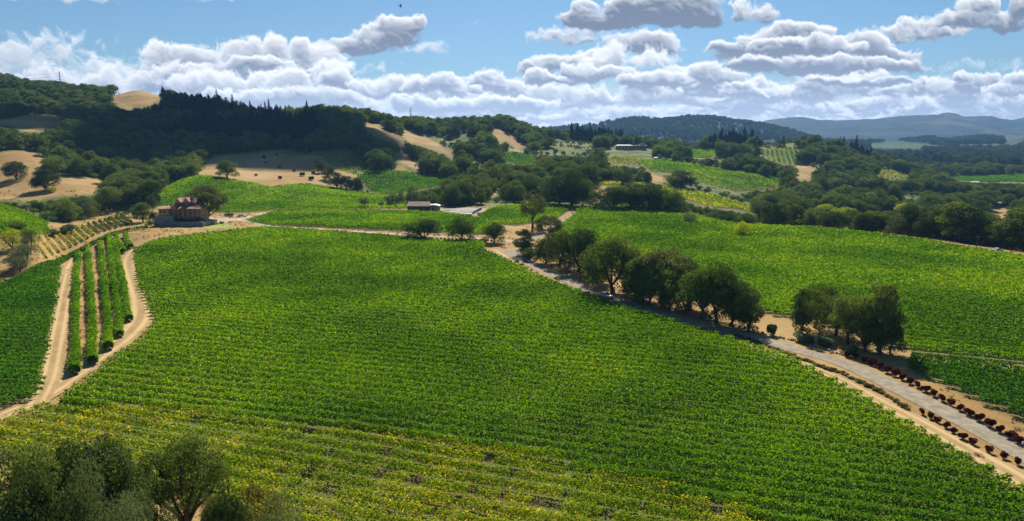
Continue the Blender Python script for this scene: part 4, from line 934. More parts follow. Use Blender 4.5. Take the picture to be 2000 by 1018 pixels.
# --- woods: nearest trees one by one, the rest as one mass
rs = np.random.RandomState(77)
def candidates(n, y0, y1, s0, s1):
    Y = np.sqrt(rs.uniform(y0 * y0, y1 * y1, n)); s = rs.uniform(s0, s1, n); return s * Y, Y
def density_area(y0, y1, s0, s1): return (s1 - s0) * (y1 * y1 - y0 * y0) / 2
def filt(X, Y, h, extra=None):
    """where trees may stand; those that would hide a clearing are kept lower (h is changed in place)"""
    z = ground_z(X, Y); px, py = to_px(X, Y, z)
    s = X / Y; i = np.clip(np.searchsorted(SG, s), 0, len(SG) - 1); ok = Y > near_lim[i, 0]
    ok |= inside(px, py, F1) & (Y > 262)
    for p in NO_TREE: ok &= ~inside(px, py, p)
    for p in NEAR_F.values(): ok &= ~inside(px, py, p) | (Y > 460)
    def hides(hh):
        b = np.zeros(len(X), bool)
        for f_ in (.35, .7, 1.0):
            a_, b_ = to_px(X, Y, z + hh * f_)
            for p in NO_TREE: b |= inside(a_, b_, p) & (Y < 1400)
        return b
    b = hides(h); h[b] *= .65; b = hides(h); h[b] *= .6; ok &= ~hides(h)
    py2 = to_px(X, Y, z + h * .75)[1]
    # hold clear of the buildings
    for bx, by in ((345, 430), (825, 405), (1233, 290)):
        ok &= ~((np.abs(px - bx) < 45) & (py < by + 28) & (py > by - 6) & (Y < 1050))
    ok &= ~((py2 < 289) & (py > 282) & (np.abs(px - 1233) < 34) & (Y < 990))
    return ok, z, px, py
area = density_area(262, 1330, -.95, .95)
X, Y = candidates(int(area / 62), 262, 1330, -.95, .95)
H = rs.uniform(8, 15, len(X)) * (.8 + .5 * vnoise(X / 60, Y / 60, 5))
ok, Zt, PX_, PY_ = filt(X, Y, H)
# spacing by a coarse grid so that crowns do not pile up
cell = {}; keep = np.zeros(len(X), bool)
for i in np.argsort(Y):
    if not ok[i]: continue
    c = (int(X[i] // 7.5), int(Y[i] // 7.5))
    if c in cell: continue
    cell[c] = 1; keep[i] = True
# openings in the woods
thin_ = fbm(X / 90, Y / 90, 4, 33); keep &= (thin_ > .47) | (PX_ < 740) | (Y < 400 + 60 * rs.rand(len(X)))
conif = ((PX_ > 230) & (PX_ < 620) & (Y > 760) & (vnoise(X / 70, Y / 70, 9) > .42)) | ((PX_ > 1115) & (PX_ < 1215) & (Y > 1060)) | ((PX_ > 1380) & (PX_ < 1700) & (Y > 1000) & (vnoise(X / 60, Y / 60, 12) > .5))
kind = np.where(conif, 3, 0)
kind = np.where(~conif & (rs.rand(len(X)) < .34), 1, kind); kind = np.where(~conif & (rs.rand(len(X)) < .30), 2, kind); kind = np.where(~conif & (rs.rand(len(X)) < .08), 4, kind)
conif &= rs.rand(len(X)) < np.where(PX_ < 700, .05, .5)
H = np.where(conif, H * 1.55, H); Wd = np.where(conif, H * .5, H * rs.uniform(.9, 1.45, len(X)))
I = np.nonzero(keep)[0]; score = H[I] / Y[I]; I = I[np.argsort(-score)]
vis = (PX_[I] > -60) & (PX_[I] < 2060); NI = 235; ind = I[vis][:NI]; rest = np.setdiff1d(I, ind)
def zone(px, Yv):
    if px < 420: return ('trees of the wooded gully', 'in the wooded gully left of the stone house') if Yv < 470 else ('trees above the orange hillside', 'on the wooded hillside above the orange grass')
    if px < 860: return ('trees above the back vineyard', 'in the woods above the back vineyard')
    if px < 1240: return ('trees beyond the barn yard', 'in the woods beyond the barn yard')
    if px < 1480: return ('trees around the yellow vineyard strip', 'in the belt around the yellow vineyard strip')
    if px < 1760: return ('trees beyond the middle of the crest', 'just beyond the middle of the right vineyard crest')
    return ('trees beyond the right end of the crest', 'beyond the right end of the vineyard crest')
KNAME = {0: 'oak', 1: 'dark oak', 2: 'light oak', 3: 'conifer', 4: 'pale tree'}
ZC = {}
for i in ind[np.argsort(PX_[ind])]: ZC.setdefault((zone(PX_[i], Y[i])[1], int(kind[i])), []).append(i)
LBL = {i: '%s %s from the left %s' % (nth(k + 1), KNAME[z_[1]], z_[0]) for z_, l_ in ZC.items() for k, i in enumerate(l_)}
KEYS = {0: ['oak0', 'oak1', 'oak2', 'oak3'], 1: ['dark0', 'dark1', 'dark2'], 2: ['sparse0', 'tall0', 'oak2'], 3: ['con0', 'con1'], 4: ['pale1', 'pale0']}
for i in ind:
    g_, lb = zone(PX_[i], Y[i]); kk = KEYS[int(kind[i])]
    tree('conifer' if kind[i] == 3 else 'oak_tree', kk[rs.randint(len(kk))], 0, 0, float(H[i]), float(Wd[i]), LBL[i], g_, at=(X[i], Y[i], Zt[i]), rz=float(rs.uniform(0, 6.28)), sink=.5)
# low-count trees for the mass
bank = bpy.data.collections.new('woodland_kinds'); NB = []
def far_proto(nm, kind_, seed, n, leaf, lm, spread=5.2, **kw):
    wv, wq, lv, lq, rn = make_tree(kind_, seed, n, leaf, spread=spread, **kw)
    V = np.concatenate([wv, lv]); Qs = np.concatenate([wq, lq + len(wv)]); mi = np.concatenate([np.zeros(len(wq)), np.ones(len(lq))])
    me = mesh(nm, V, Qs, [M_BARK, LEAF[lm]], rnd=np.concatenate([np.zeros(len(wq)), rn]), mi=mi)
    o = bpy.data.objects.new(nm, me); bank.objects.link(o); NB.append((nm, spread))
for i in range(4): far_proto('tree_a%d' % i, 'oak', 120 + i, 2600, .27, 'mixed', trunk_h=.12)
for i in range(3): far_proto('tree_b%d' % i, 'oak', 130 + i, 2600, .27, 'oak_dk', trunk_h=.1)
for i in range(2): far_proto('tree_c%d' % i, 'tall', 140 + i, 2200, .28, 'oak', spread=4.0, trunk_h=.08)
for i in range(3): far_proto('tree_d%d' % i, 'conifer', 150 + i, 1300, .34, 'conifer', spread=2.4)
for i in range(2): far_proto('tree_e%d' % i, 'low', 160 + i, 2200, .28, 'pale', trunk_h=.08)
PICK = {0: [0, 1, 2, 3], 1: [4, 5, 6], 2: [7, 8], 3: [9, 10, 11], 4: [12, 13]}
def mass(name, X, Y, Z, H, W, kind, label):
    n = len(X); me = bpy.data.meshes.new(name); me.vertices.add(n)
    me.vertices.foreach_set('co', np.column_stack([X, Y, Z]).astype(np.float32).ravel())
    pk = np.array([PICK[int(k)][rs.randint(len(PICK[int(k)]))] for k in kind], np.int32)
    sp_ = np.array([NB[k][1] for k in pk])
    a = me.attributes.new('pick', 'INT', 'POINT'); a.data.foreach_set('value', pk)
    sv = np.column_stack([W / (2 * sp_), W / (2 * sp_), H / 10.0]).astype(np.float32)
    a = me.attributes.new('size', 'FLOAT_VECTOR', 'POINT'); a.data.foreach_set('vector', sv.ravel())
    rv = np.zeros((n, 3), np.float32); rv[:, 2] = rs.uniform(0, 6.28, n); a = me.attributes.new('turn', 'FLOAT_VECTOR', 'POINT'); a.data.foreach_set('vector', rv.ravel())
    o = link(name, me); tag(o, label, kind='stuff')
    g = bpy.data.node_groups.new('plant_trees', 'GeometryNodeTree')
    g.interface.new_socket('Geometry', in_out='INPUT', socket_type='NodeSocketGeometry'); g.interface.new_socket('Geometry', in_out='OUTPUT', socket_type='NodeSocketGeometry')
    gi, go = g.nodes.new('NodeGroupInput'), g.nodes.new('NodeGroupOutput')
    ci = g.nodes.new('GeometryNodeCollectionInfo'); ci.inputs['Collection'].default_value = bank; ci.inputs['Separate Children'].default_value = True; ci.inputs['Reset Children'].default_value = True
    ip = g.nodes.new('GeometryNodeInstanceOnPoints'); ip.inputs['Pick Instance'].default_value = True
    def na(nm, t):
        x = g.nodes.new('GeometryNodeInputNamedAttribute'); x.data_type = t; x.inputs[0].default_value = nm; return x.outputs[0]
    g.links.new(gi.outputs[0], ip.inputs['Points']); g.links.new(ci.outputs[0], ip.inputs['Instance'])
    g.links.new(na('pick', 'INT'), ip.inputs['Instance Index'])
    er = g.nodes.new('FunctionNodeEulerToRotation'); g.links.new(na('turn', 'FLOAT_VECTOR'), er.inputs[0]); g.links.new(er.outputs[0], ip.inputs['Rotation'])
    g.links.new(na('size', 'FLOAT_VECTOR'), ip.inputs['Scale']); g.links.new(ip.outputs[0], go.inputs[0])
    md = o.modifiers.new('trees', 'NODES'); md.node_group = g; print('mass', name, n)
mass('woodland', X[rest], Y[rest], Zt[rest] - .5, H[rest], Wd[rest], kind[rest], 'dense oak and conifer woodland covering the hillsides and valley')
# scrub between the trees, and weeds on the open ground near the tracks
far_proto('tree_f0', 'bush', 170, 700, .42, 'mixed', spread=5.0); far_proto('tree_f1', 'bush', 171, 700, .42, 'sage', spread=5.0)
far_proto('tree_g0', 'bush', 172, 260, .5, 'grass', spread=5.0); far_proto('tree_g1', 'bush', 173, 200, .5, 'straw', spread=5.0)
PICK[5] = [14, 15]; PICK[6] = [16, 17]; PICK[7] = [17]
sx, sy = candidates(int(area / 110), 330, 1330, -.95, .95); sh = rs.uniform(2.5, 6, len(sx))
ok, sz, spx, spy = filt(sx, sy, sh); ok &= vnoise(sx / 35, sy / 35, 15) > .35
mass('scrub', sx[ok], sy[ok], sz[ok] - .4, sh[ok], sh[ok] * rs.uniform(.9, 1.8, ok.sum()), np.full(ok.sum(), 5), 'low scrub filling the gaps between the hillside trees')
wx_, wy_ = candidates(30000, 55, 460, -.9, .9); wz = ground_z(wx_, wy_); wpx, wpy = to_px(wx_, wy_, wz)
ok = vnoise(wx_ / 9, wy_ / 9, 16) > .45
for p in list(NEAR_F.values()) + list(FIELDS.values()): ok &= ~inside(wpx, wpy, p)
for pts in (ROAD, LANE, BACKLANE):
    q_ = np.array([spot(a, b)[:2] for a, b, w in pts[::2]])
    for c_ in q_: ok &= (wx_ - c_[0]) ** 2 + (wy_ - c_[1]) ** 2 > 3.3 ** 2
for pts in (TRK1, TRK2):
    q_ = np.array([spot(a, b)[:2] for a, b, w in pts])
    q_ = np.concatenate([q_, (q_[1:] + q_[:-1]) / 2])
    for c_ in q_: ok &= (wx_ - c_[0]) ** 2 + (wy_ - c_[1]) ** 2 > 2.9 ** 2
ok &= (wpx > -200) & (wpx < 2200); hh_ = rs.uniform(.25, .7, len(wx_))
mass('dry_grass', wx_[ok], wy_[ok], wz[ok], hh_[ok], hh_[ok] * rs.uniform(1.5, 3.5, ok.sum()), np.where(rs.rand(ok.sum()) < .3, 6, 7), 'tufts of dry grass and weeds on the open banks and verges')
# far woods
X, Y = candidates(26000, 1400, 4300, -.2, .95); sel = ((X / Y > .02) | (Y > 3300)) & (Y < 3950)
X, Y = X[sel], Y[sel]; Zt = ground_z(X, Y); px, py = to_px(X, Y, Zt); k_ = np.ones(len(X), bool)
for p in FAR_MEADOW: k_ &= ~inside(px, py, p) & ~inside(px, py - 3, p)
w_ = vnoise(X / 260, Y / 160, 88); band = (Y < 3100)
k_ &= ~band | (w_ > .40); k_ &= band | (vnoise(X / 200, Y / 300, 89) > .25)
X, Y, Zt = X[k_], Y[k_], Zt[k_]; H = rs.uniform(11, 20, len(X)) * np.where(Y < 3100, 1.35, 1.0); cf = (vnoise(X / 200, Y / 200, 90) > .5) & (rs.rand(len(X)) < .7)
mass('far_woodland', X, Y, Zt - 1, H, H * np.where(cf, .5, 1.3), np.where(cf, 3, 1), 'hazy dark woods on the distant valley floor and ridge')
# ------------------------------------------------------------------ buildings and small built things
class B:
    """collects boxes, roofs and tubes into one part"""
    def __init__(s): s.v, s.f = [], []
    def box(s, x0, x1, y0, y1, z0, z1):
        n = len(s.v); s.v += [(x0,y0,z0),(x1,y0,z0),(x1,y1,z0),(x0,y1,z0),(x0,y0,z1),(x1,y0,z1),(x1,y1,z1),(x0,y1,z1)]
        s.f += [(n,n+3,n+2,n+1),(n+4,n+5,n+6,n+7),(n,n+1,n+5,n+4),(n+1,n+2,n+6,n+5),(n+2,n+3,n+7,n+6),(n+3,n,n+4,n+7)]; return s
    def poly(s, pts, y0, y1):          # outline in x,z pulled from y0 to y1
        n = len(s.v); k = len(pts); s.v += [(x, y0, z) for x, z in pts] + [(x, y1, z) for x, z in pts]
        s.f += [tuple(n + i for i in range(k)), tuple(n + k + i for i in reversed(range(k)))] + [(n + i, n + k + i, n + k + (i + 1) % k, n + (i + 1) % k) for i in range(k)]; return s
    def roof(s, x0, x1, y0, y1, z, h, axis='x', hip=0.0, t=.22):
        """a roof with thickness: ridge along x or y, hipped ends when hip > 0"""
        n = len(s.v)
        if axis == 'x': r = [(x0 + hip, (y0 + y1) / 2), (x1 - hip, (y0 + y1) / 2)]; e = [(x0, y0), (x1, y0), (x1, y1), (x0, y1)]
        else: r = [((x0 + x1) / 2, y0 + hip), ((x0 + x1) / 2, y1 - hip)]; e = [(x0, y1), (x0, y0), (x1, y0), (x1, y1)]; 
        s.v += [(x, y, z - t) for x, y in e] + [(x, y, z) for x, y in e] + [(x, y, z + h) for x, y in r]
        a = [n + i for i in range(10)]
        s.f += [(a[3], a[2], a[1], a[0])] + [(a[i], a[(i + 1) % 4], a[4 + (i + 1) % 4], a[4 + i]) for i in range(4)]
        if axis == 'x': s.f += [(a[4], a[5], a[9], a[8]), (a[6], a[7], a[8], a[9]), (a[5], a[6], a[9]), (a[7], a[4], a[8])]
        else: s.f += [(a[4], a[5], a[8], a[9]), (a[6], a[7], a[9], a[8]), (a[5], a[6], a[8]), (a[7], a[4], a[9])]
        return s
    def tube(s, p, r0, r1=None, k=8):
        V, Q = [], []; tube(V, Q, p, [r0 + (((r1 if r1 is not None else r0) - r0) * i / (len(p) - 1)) for i in range(len(p))], k)
        n = len(s.v); s.v += [tuple(float(c) for c in v) for v in V]; s.f += [tuple(n + i for i in q_) for q_ in Q]
        s.f += [tuple(n + i for i in range(k)), tuple(n + len(V) - 1 - i for i in range(k))]; return s
    def ball(s, c, r, k=8, m=5, sq=(1, 1, 1), jit=0.0, rr=random):
        n = len(s.v)
        for i in range(m + 1):
            for j in range(k):
                t = math.pi * i / m; a = 2 * math.pi * j / k; q_ = 1 + rr.uniform(-jit, jit)
                s.v.append((c[0] + r * sq[0] * q_ * math.sin(t) * math.cos(a), c[1] + r * sq[1] * q_ * math.sin(t) * math.sin(a), c[2] + r * sq[2] * q_ * math.cos(t)))
        s.f += [(n + i * k + j, n + (i + 1) * k + j, n + (i + 1) * k + (j + 1) % k, n + i * k + (j + 1) % k) for i in range(m) for j in range(k)]; return s
    def make(s, name, mat, parent=None, loc=None, rz=0, smooth=False):
        me = bpy.data.meshes.new(name); me.from_pydata([tuple(v) for v in s.v], [], s.f); me.update(); me.materials.append(mat)
        if smooth: me.polygons.foreach_set('use_smooth', np.ones(len(s.f), bool))
        return link(name, me, parent, loc, rz)
def wave_roof(name, c0, c1, scale=7.0):
    m, nt = new_mat(name); o = nd('ShaderNodeOutputMaterial'); p = nd('ShaderNodeBsdfPrincipled'); p.inputs['Roughness'].default_value = .85
    w = nd('ShaderNodeTexWave'); w.inputs['Scale'].default_value = scale; w.inputs['Distortion'].default_value = 1.5
    tc = nd('ShaderNodeTexCoord'); nt.links.new(tc.outputs['Object'], w.inputs[0]); n = noise_node(1.3, 5, .7)
    nt.links.new(mixcol(sstep(n * .7 + S(w.outputs['Fac']) * .3, .3, .7), c0, c1), p.inputs['Base Color'])
    b = nd('ShaderNodeBump'); b.inputs['Strength'].default_value = .5; b.inputs['Distance'].default_value = .08; nt.links.new(w.outputs['Fac'], b.inputs['Height']); nt.links.new(b.outputs[0], p.inputs['Normal'])
    nt.links.new(p.outputs[0], o.inputs[0]); return m
def stone_mat(name, c0, c1):
    m, nt = new_mat(name); o = nd('ShaderNodeOutputMaterial'); p = nd('ShaderNodeBsdfPrincipled'); p.inputs['Roughness'].default_value = .9
    v = nd('ShaderNodeTexVoronoi'); v.inputs['Scale'].default_value = 1.6; tc = nd('ShaderNodeTexCoord'); nt.links.new(tc.outputs['Object'], v.inputs['Vector'])
    sp_ = nd('ShaderNodeSeparateColor'); nt.links.new(v.outputs['Color'], sp_.inputs[0])
    nt.links.new(mixcol(S(sp_.outputs[0]), c0, c1), p.inputs['Base Color']); nt.links.new(p.outputs[0], o.inputs[0]); return m
M_TILE = wave_roof('terracotta_tiles', (.30, .13, .07), (.46, .24, .13)); M_TILE2 = wave_roof('dark_tiles', (.17, .10, .075), (.28, .17, .12))
M_STONE = stone_mat('rubble_stone', (.14, .14, .15), (.30, .29, .27)); M_STUCCO = plain('ochre_stucco', (.55, .35, .14), .9, .15, .8); M_STUCCO2 = plain('rose_stucco', (.36, .24, .15), .9, .15, .8)
M_WHITE = plain('white_render', (.55, .54, .52), .7, .08, .5); M_GLASSD = plain('dark_glass', (.02, .025, .03), .15, .1, .5, spec=.8)
M_BROWNW = plain('brown_boards', (.10, .06, .045), .85, .3, 2); M_BROWNR = wave_roof('brown_roof', (.24, .14, .10), (.36, .23, .17), 5); M_STEEL = plain('dull_steel', (.30, .32, .34), .5, .1, 2, metal=.6)
M_TAN = plain('tan_wall', (.40, .30, .22), .9, .15, .4); M_BLACK = plain('black_rubber', (.015, .015, .016), .7, .2, 3); M_SILVER = plain('silver_paint', (.55, .57, .60), .28, .05, 3, metal=.5, spec=.6)
M_RED = plain('red_plastic', (.4, .02, .02), .4, .1, 3); M_LAMP = plain('clear_lamp', (.7, .7, .7), .2, .1, 3)
M_DARKBIRD = plain('dark_feather', (.02, .02, .024), .8, .3, 8)
def mark(o, *a, **k): return tag(o, *a, **k)

# stone house on its terrace
hp = spot(345, 441, 200, 420); ks = hp[1] / F / .99
house = link('stone_house', None, loc=hp); mark(house, 'stone and ochre house with reddish tiled roofs on a grey terrace', 'house')
def hx(px): return (px - 345) * ks
def hz(py): return (441 - py) * ks
B().box(hx(302), hx(338), 1, 12, -2, hz(422)).box(hx(300), hx(304), .2, 12, -2, hz(430)).make('terrace_wall', M_STONE, house)
B().box(hx(338.2), hx(401), -2.2, -1.5, -2, hz(432.5)).box(hx(336), hx(341), -2.6, -1.9, -2, hz(431)).box(hx(398), hx(402), -2.6, -1.9, -2, hz(432)).make('garden_wall', M_STONE, house)
B().box(hx(337), hx(401), -1.4, 14, -2, hz(435)).make('terrace_floor', M_PATH, house)
B().box(hx(305.5), hx(323.5), 3, 10, hz(422), hz(409.5)).make('wall', M_STUCCO, house)
B().box(hx(324), hx(384), 5, 14, hz(436), hz(408)).make('wall', M_STUCCO2, house)
B().box(hx(330), hx(373), 7, 13, hz(408) + .02, hz(398)).make('wall', M_STUCCO, house)
B().roof(hx(303.5), hx(326), 2.2, 10.6, hz(409), 1.1, hip=1.5).make('roof', M_TILE, house)
rf = B().roof(hx(322), hx(389), 1.4, 14.8, hz(408.5), hz(400) - hz(408.5), hip=3.2).make('roof', M_TILE2, house)
B().roof(hx(333), hx(345), .8, 8, hz(409) + .1, 2.0, 'y').make('gable', M_TILE, rf)
r2 = B().roof(hx(328.5), hx(374.5), 6.2, 13.6, hz(397.5), hz(389) - hz(397.5), hip=2.2).make('roof', M_TILE, house)
B().roof(hx(336), hx(348), 4.4, 9, hz(397), 1.9, 'y').box(hx(338), hx(346), 5, 7.5, hz(403), hz(397) - .23).make('dormer', M_TILE, r2)
B().roof(hx(352), hx(365), 4.6, 9, hz(396.5), 2.1, 'y').box(hx(354), hx(363), 5.2, 7.5, hz(403), hz(396.5) - .23).make('dormer', M_TILE, r2)
B().box(hx(360), hx(366), 9, 10.2, hz(392), hz(386.5)).make('chimney', M_STONE, r2)
for a, b, c, d_, y in ((309, 312.5, 418, 412.5, 2.93), (315.5, 319.5, 418, 412.5, 2.93), (339.5, 344.5, 401.5, 398.5, 4.93), (355, 362, 401.5, 398, 5.13), (367, 371, 403, 399.5, 6.93),
                    (329, 333, 421, 412, 4.93), (338, 344, 424, 413, 4.93), (350, 356, 424, 413, 4.93), (362, 366, 421, 413, 4.93), (374, 379, 421, 413, 4.93)):
    w_ = B().box(hx(a), hx(b), y, y + .05, hz(c), hz(d_)).make('window', M_GLASSD, house)
    B().box(hx(a) - .12, hx(a), y - .06, y + .04, hz(c), hz(d_)).box(hx(b), hx(b) + .12, y - .06, y + .04, hz(c), hz(d_)).box(hx(a) - .12, hx(b) + .12, y - .06, y + .04, hz(d_), hz(d_) + .12).make('frame', M_BROWNW, w_)
B().box(hx(346), hx(349), 4.92, 4.98, hz(435), hz(424)).make('door', M_BROWNW, house)
for k in range(7):
    x_ = 327 + k * 9.2; B().box(hx(x_), hx(x_) + .4, 2, 2.4, hz(435), hz(408.8)).make('pillar', M_STUCCO2, house)
for i, (x, y, h, w, key) in enumerate([(352, 437, 2.2, 2.6, 'bush1'), (361, 436, 1.6, 2.4, 'bush6'), (371, 437, 1.8, 3, 'bush5'), (382, 435, 2.4, 3, 'bush1'), (391, 436, 2, 3.4, 'bush3')]):
    b_ = spot(x, y, 200, 420); tree('garden_bush', key, 0, 0, h + .6, w, ['dark garden bush left on the stone terrace', 'leafy garden bush next to the dark one on the terrace', 'yellowish bush in the middle of the house terrace', 'dark bush by the right end of the terrace wall', 'grey bush at the right corner of the house terrace'][i], at=(hp[0] + hx(x), hp[1] + .3 + .5 * i, hp[2] + hz(435)), cat='bush', sink=0)
bush('bush7', 433, 437, 1.6, 4, 'purplish flowering shrub at the edge of the forecourt')
bush('bush6', 447, 423, 2.2, 6, 'low hedge shrub at the back of the pale forecourt')
bush('bush4', 410, 424, 2.4, 4.5, 'yellow leaved shrub beside the pale forecourt')

# barn, its awning, the shed beside it
bp = spot(828, 412.5, 300, 470); kb = bp[1] / F / .99
def bx_(px): return (px - 828) * kb
def bz(py): return (412.5 - py) * kb
barn = link('barn', None, loc=bp); mark(barn, 'long low brown barn with dusty red roof and white awning', 'barn')
B().box(bx_(796), bx_(838), .4, 7, -1, bz(402.6)).make('wall', M_BROWNW, barn)
B().box(bx_(838) + .02, bx_(858), 1.4, 6, -1, bz(404)).make('annex', M_TAN, barn)
B().roof(bx_(793.5), bx_(841), -.9, 8.4, bz(402.5), bz(395) - bz(402.5), hip=1.2).make('roof', M_BROWNR, barn)
B().poly([(bx_(839), bz(402.2)), (bx_(859), bz(402.8)), (bx_(858), bz(401.9)), (bx_(848), bz(399.8)), (bx_(840), bz(401.0))], -.6, 6.5).make('awning', M_WHITE, barn)
for a, b in ((800, 806), (811, 818), (823, 829)): B().box(bx_(a), bx_(b), .3, .36, -.1, bz(405)).make('door', M_GLASSD, barn)
B().box(bx_(843), bx_(847), 1.3, 1.36, -.1, bz(406)).make('window', M_GLASSD, barn)
for a in (840.5, 849, 857.5): B().box(bx_(a), bx_(a) + .18, -.5, -.3, -1, bz(402.5)).make('post', M_POST, barn)
p0 = spot(776, 401, 300, 500); sh = link('shed', None, loc=p0); mark(sh, 'small tan shed left of the brown barn', 'shed')
B().box(-2.2, 2, 0, 3, -.5, 1.2).make('wall', M_TAN, sh); B().roof(-2.5, 2.3, -.3, 3.3, 1.25, .7).make('roof', M_WHITE, sh)
# long low wall with a white slab at its end
a_, b_ = spot(917, 420.5, 300, 470), spot(940, 409.5, 300, 470); lw = link('yard_wall', None, loc=a_); mark(lw, 'grey sloping wall with white slab at the end of the barn yard', 'wall')
L_ = float(np.hypot(*(b_ - a_)[:2])); lw.rotation_euler = (0, 0, math.atan2(b_[1] - a_[1], b_[0] - a_[0])); dz_ = float(b_[2] - a_[2])
B().poly([(0, -.5), (L_, dz_ - .5), (L_, dz_ + 1.7), (0, 1.3)], -.5, .5).make('wall', M_STONE, lw)
B().box(-2.6, .1, -1.8, 1.8, .9, 1.15).box(-2.2, -.2, -1.4, 1.4, -.5, .89).make('slab', M_WHITE, lw)
# white villa on the hill
M_VROOF = plain('pale_roof', (.36, .35, .33), .8, .3, .3); vp = spot(1233, 293, 900, 1060); kv = vp[1] / F / .99
def vx(px): return (px - 1233) * kv
def vz(py): return (293 - py) * kv
villa = link('hilltop_villa', None, loc=vp); mark(villa, 'long white roofed villa on the hill below the far ridge', 'villa')
B().box(vx(1206), vx(1262), 0, 14, -4, vz(285.2)).make('wall', M_TAN, villa)
B().roof(vx(1204), vx(1236), -1, 15, vz(285), 1.5, hip=3, t=.5).make('roof', M_VROOF, villa)
B().box(vx(1236.5), vx(1264), -1.2, 15, vz(285), vz(284.3)).make('roof', M_VROOF, villa)
B().box(vx(1250), vx(1260), 3, 12, vz(284) + .02, vz(281.4)).make('tower', M_TAN, villa)
for k in range(8): B().box(vx(1209 + k * 6.6), vx(1212.6 + k * 6.6), -.06, .02, vz(290), vz(286.5)).make('window', M_GLASSD, villa)
def hut(px, py, w, d, h, mat, lb, y0=20, name='white_shed', roofm=None):
    p = spot(px, py, y0, 1900); o = link(name, None, loc=p); mark(o, lb, 'shed' if 'shed' in name else 'house')
    B().box(-w / 2, w / 2, 0, d, -1, h).make('wall', mat, o); B().roof(-w / 2 - .3, w / 2 + .3, -.3, d + .3, h + .05, h * .35, hip=w * .1).make('roof', roofm or mat, o)
    B().box(-w * .1, w * .1, -.05, .02, 0, h * .7).make('door', M_GLASSD, o)
hut(1071, 401, 3.6, 3, 1.3, M_WHITE, 'little white shed at the tree line left of the back lane', 300)
hut(1172, 354, 6, 4, 2, M_WHITE, 'white shed at the left end of the yellow vineyard strip', 480)
hut(1288, 312, 12, 6, 2.2, M_WHITE, 'white roofed shed at the top of the green hill', 750)
hut(1338, 309, 8, 6, 2.2, M_WHITE, 'second white roof right of the green hill top', 800)
hut(1907, 362, 10, 8, 4, M_WHITE, 'white house among the far valley trees', 600, 'white_house')
hut(1838, 328, 16, 8, 4, M_WHITE, 'distant white house left of the valley field', 900, 'white_house')
hut(1948, 388, 8, 6, 4, M_WHITE, 'white house under the big dark tree at right', 500, 'white_house')
hut(1960, 232 + 172, 9, 7, 3, M_TAN, 'tan farm building beside the bare patch at right', 400, 'farm_house', M_WHITE)
hut(915, 233, 20, 8, 4, M_WHITE, 'pale house on the ridge crest among umbrella trees', 1000, 'ridge_house')
hut(700, 372, 5, 4, 1.4, M_TAN, 'low tan hut right of the dark oaks in the back vineyard', 500, 'tan_shed')

# pylons and poles
def pylon(px, py, h, lb, w=4.5, y0=900):
    p = spot(px, py, y0, 1300); o = link('pylon', None, loc=(p[0], p[1], p[2] - 1)); mark(o, lb, 'pylon')
    b = B(); t = .16
    lv = [(0, w / 2), (h * .45, w * .22), (h * .7, w * .13), (h, w * .04)]
    for i in range(3):
        (z0, a0), (z1, a1) = lv[i], lv[i + 1]
        for sx, sy in ((1, 1), (1, -1), (-1, -1), (-1, 1)): b.tube([(sx * a0, sy * a0, z0), (sx * a1, sy * a1, z1)], t, k=4)
        for s1 in (1, -1):
            b.tube([(-a0, s1 * a0, z0), (a1, s1 * a1, z1)], t * .7, k=4); b.tube([(a0, s1 * a0, z0), (-a1, s1 * a1, z1)], t * .7, k=4)
    b.make('tower', M_STEEL, o)
    for z in (h * .62, h * .76, h * .9): B().tube([(-w * .9, 0, z), (0, 0, z + .7), (w * .9, 0, z)], t, k=4).make('crossarm', M_STEEL, o)
    return p
pyA = pylon(120, 181, 31, 'lattice pylon on the left wooded ridge'); pyB = pylon(803, 243, 26, 'thin lattice pylon on the ridge near the middle', 3.2)
def wires(a, b, n, sp_, lb, name='power_line', r=.05, cat='power line', sag=3):
    o = B(); a, b = np.array(a, float), np.array(b, float)
    for k in range(n):
        d = np.array((0, 0, -sp_ * k)); pts = [a + (b - a) * t + d - np.array((0, 0, sag * 4 * t * (1 - t))) for t in np.linspace(0, 1, 13)]; o.tube(pts, r, k=4)
    w_ = o.make(name, M_STEEL); mark(w_, lb, cat); return w_
wires((pyA[0], pyA[1], pyA[2] + 27), (pyA[0] - 330, pyA[1] + 20, pyA[2] + 26), 3, 4.2, 'three wires running left from the ridge pylon', r=.10, sag=6)
def pole(px, py, h, lb, arm=True, y0=20, y1=900, r=.15):
    p = spot(px, py, y0, y1); o = link('utility_pole', None, loc=p); mark(o, lb, 'pole')
    B().tube([(0, 0, -.5), (0, 0, h)], r, r * .7).make('post', M_POST, o)
    if arm: B().box(-1.1, 1.1, -.06, .06, h - .7, h - .55).make('crossarm', M_POST, o)
    return np.array((p[0], p[1], p[2] + h - .5))
q1 = pole(1135, 429, 8.5, 'wooden pole beside the back lane', y0=300); q2 = pole(1396, 452, 7.2, 'wooden pole near the crest of the right vineyard', y0=200)
wires(q1, q2, 1, 1, 'bright wire sagging over the right vineyard', r=.035, sag=1.6)
pole(1907, 489, 6, 'wooden pole behind the right end of the vineyard crest', y0=250); pole(312, 473, 3.4, 'short thin post on the dry bank left of the lane', False, r=.09); pole(703, 862 - 460 + 0, 4, 'thin post in the back vineyard', False, y0=380, r=.1)

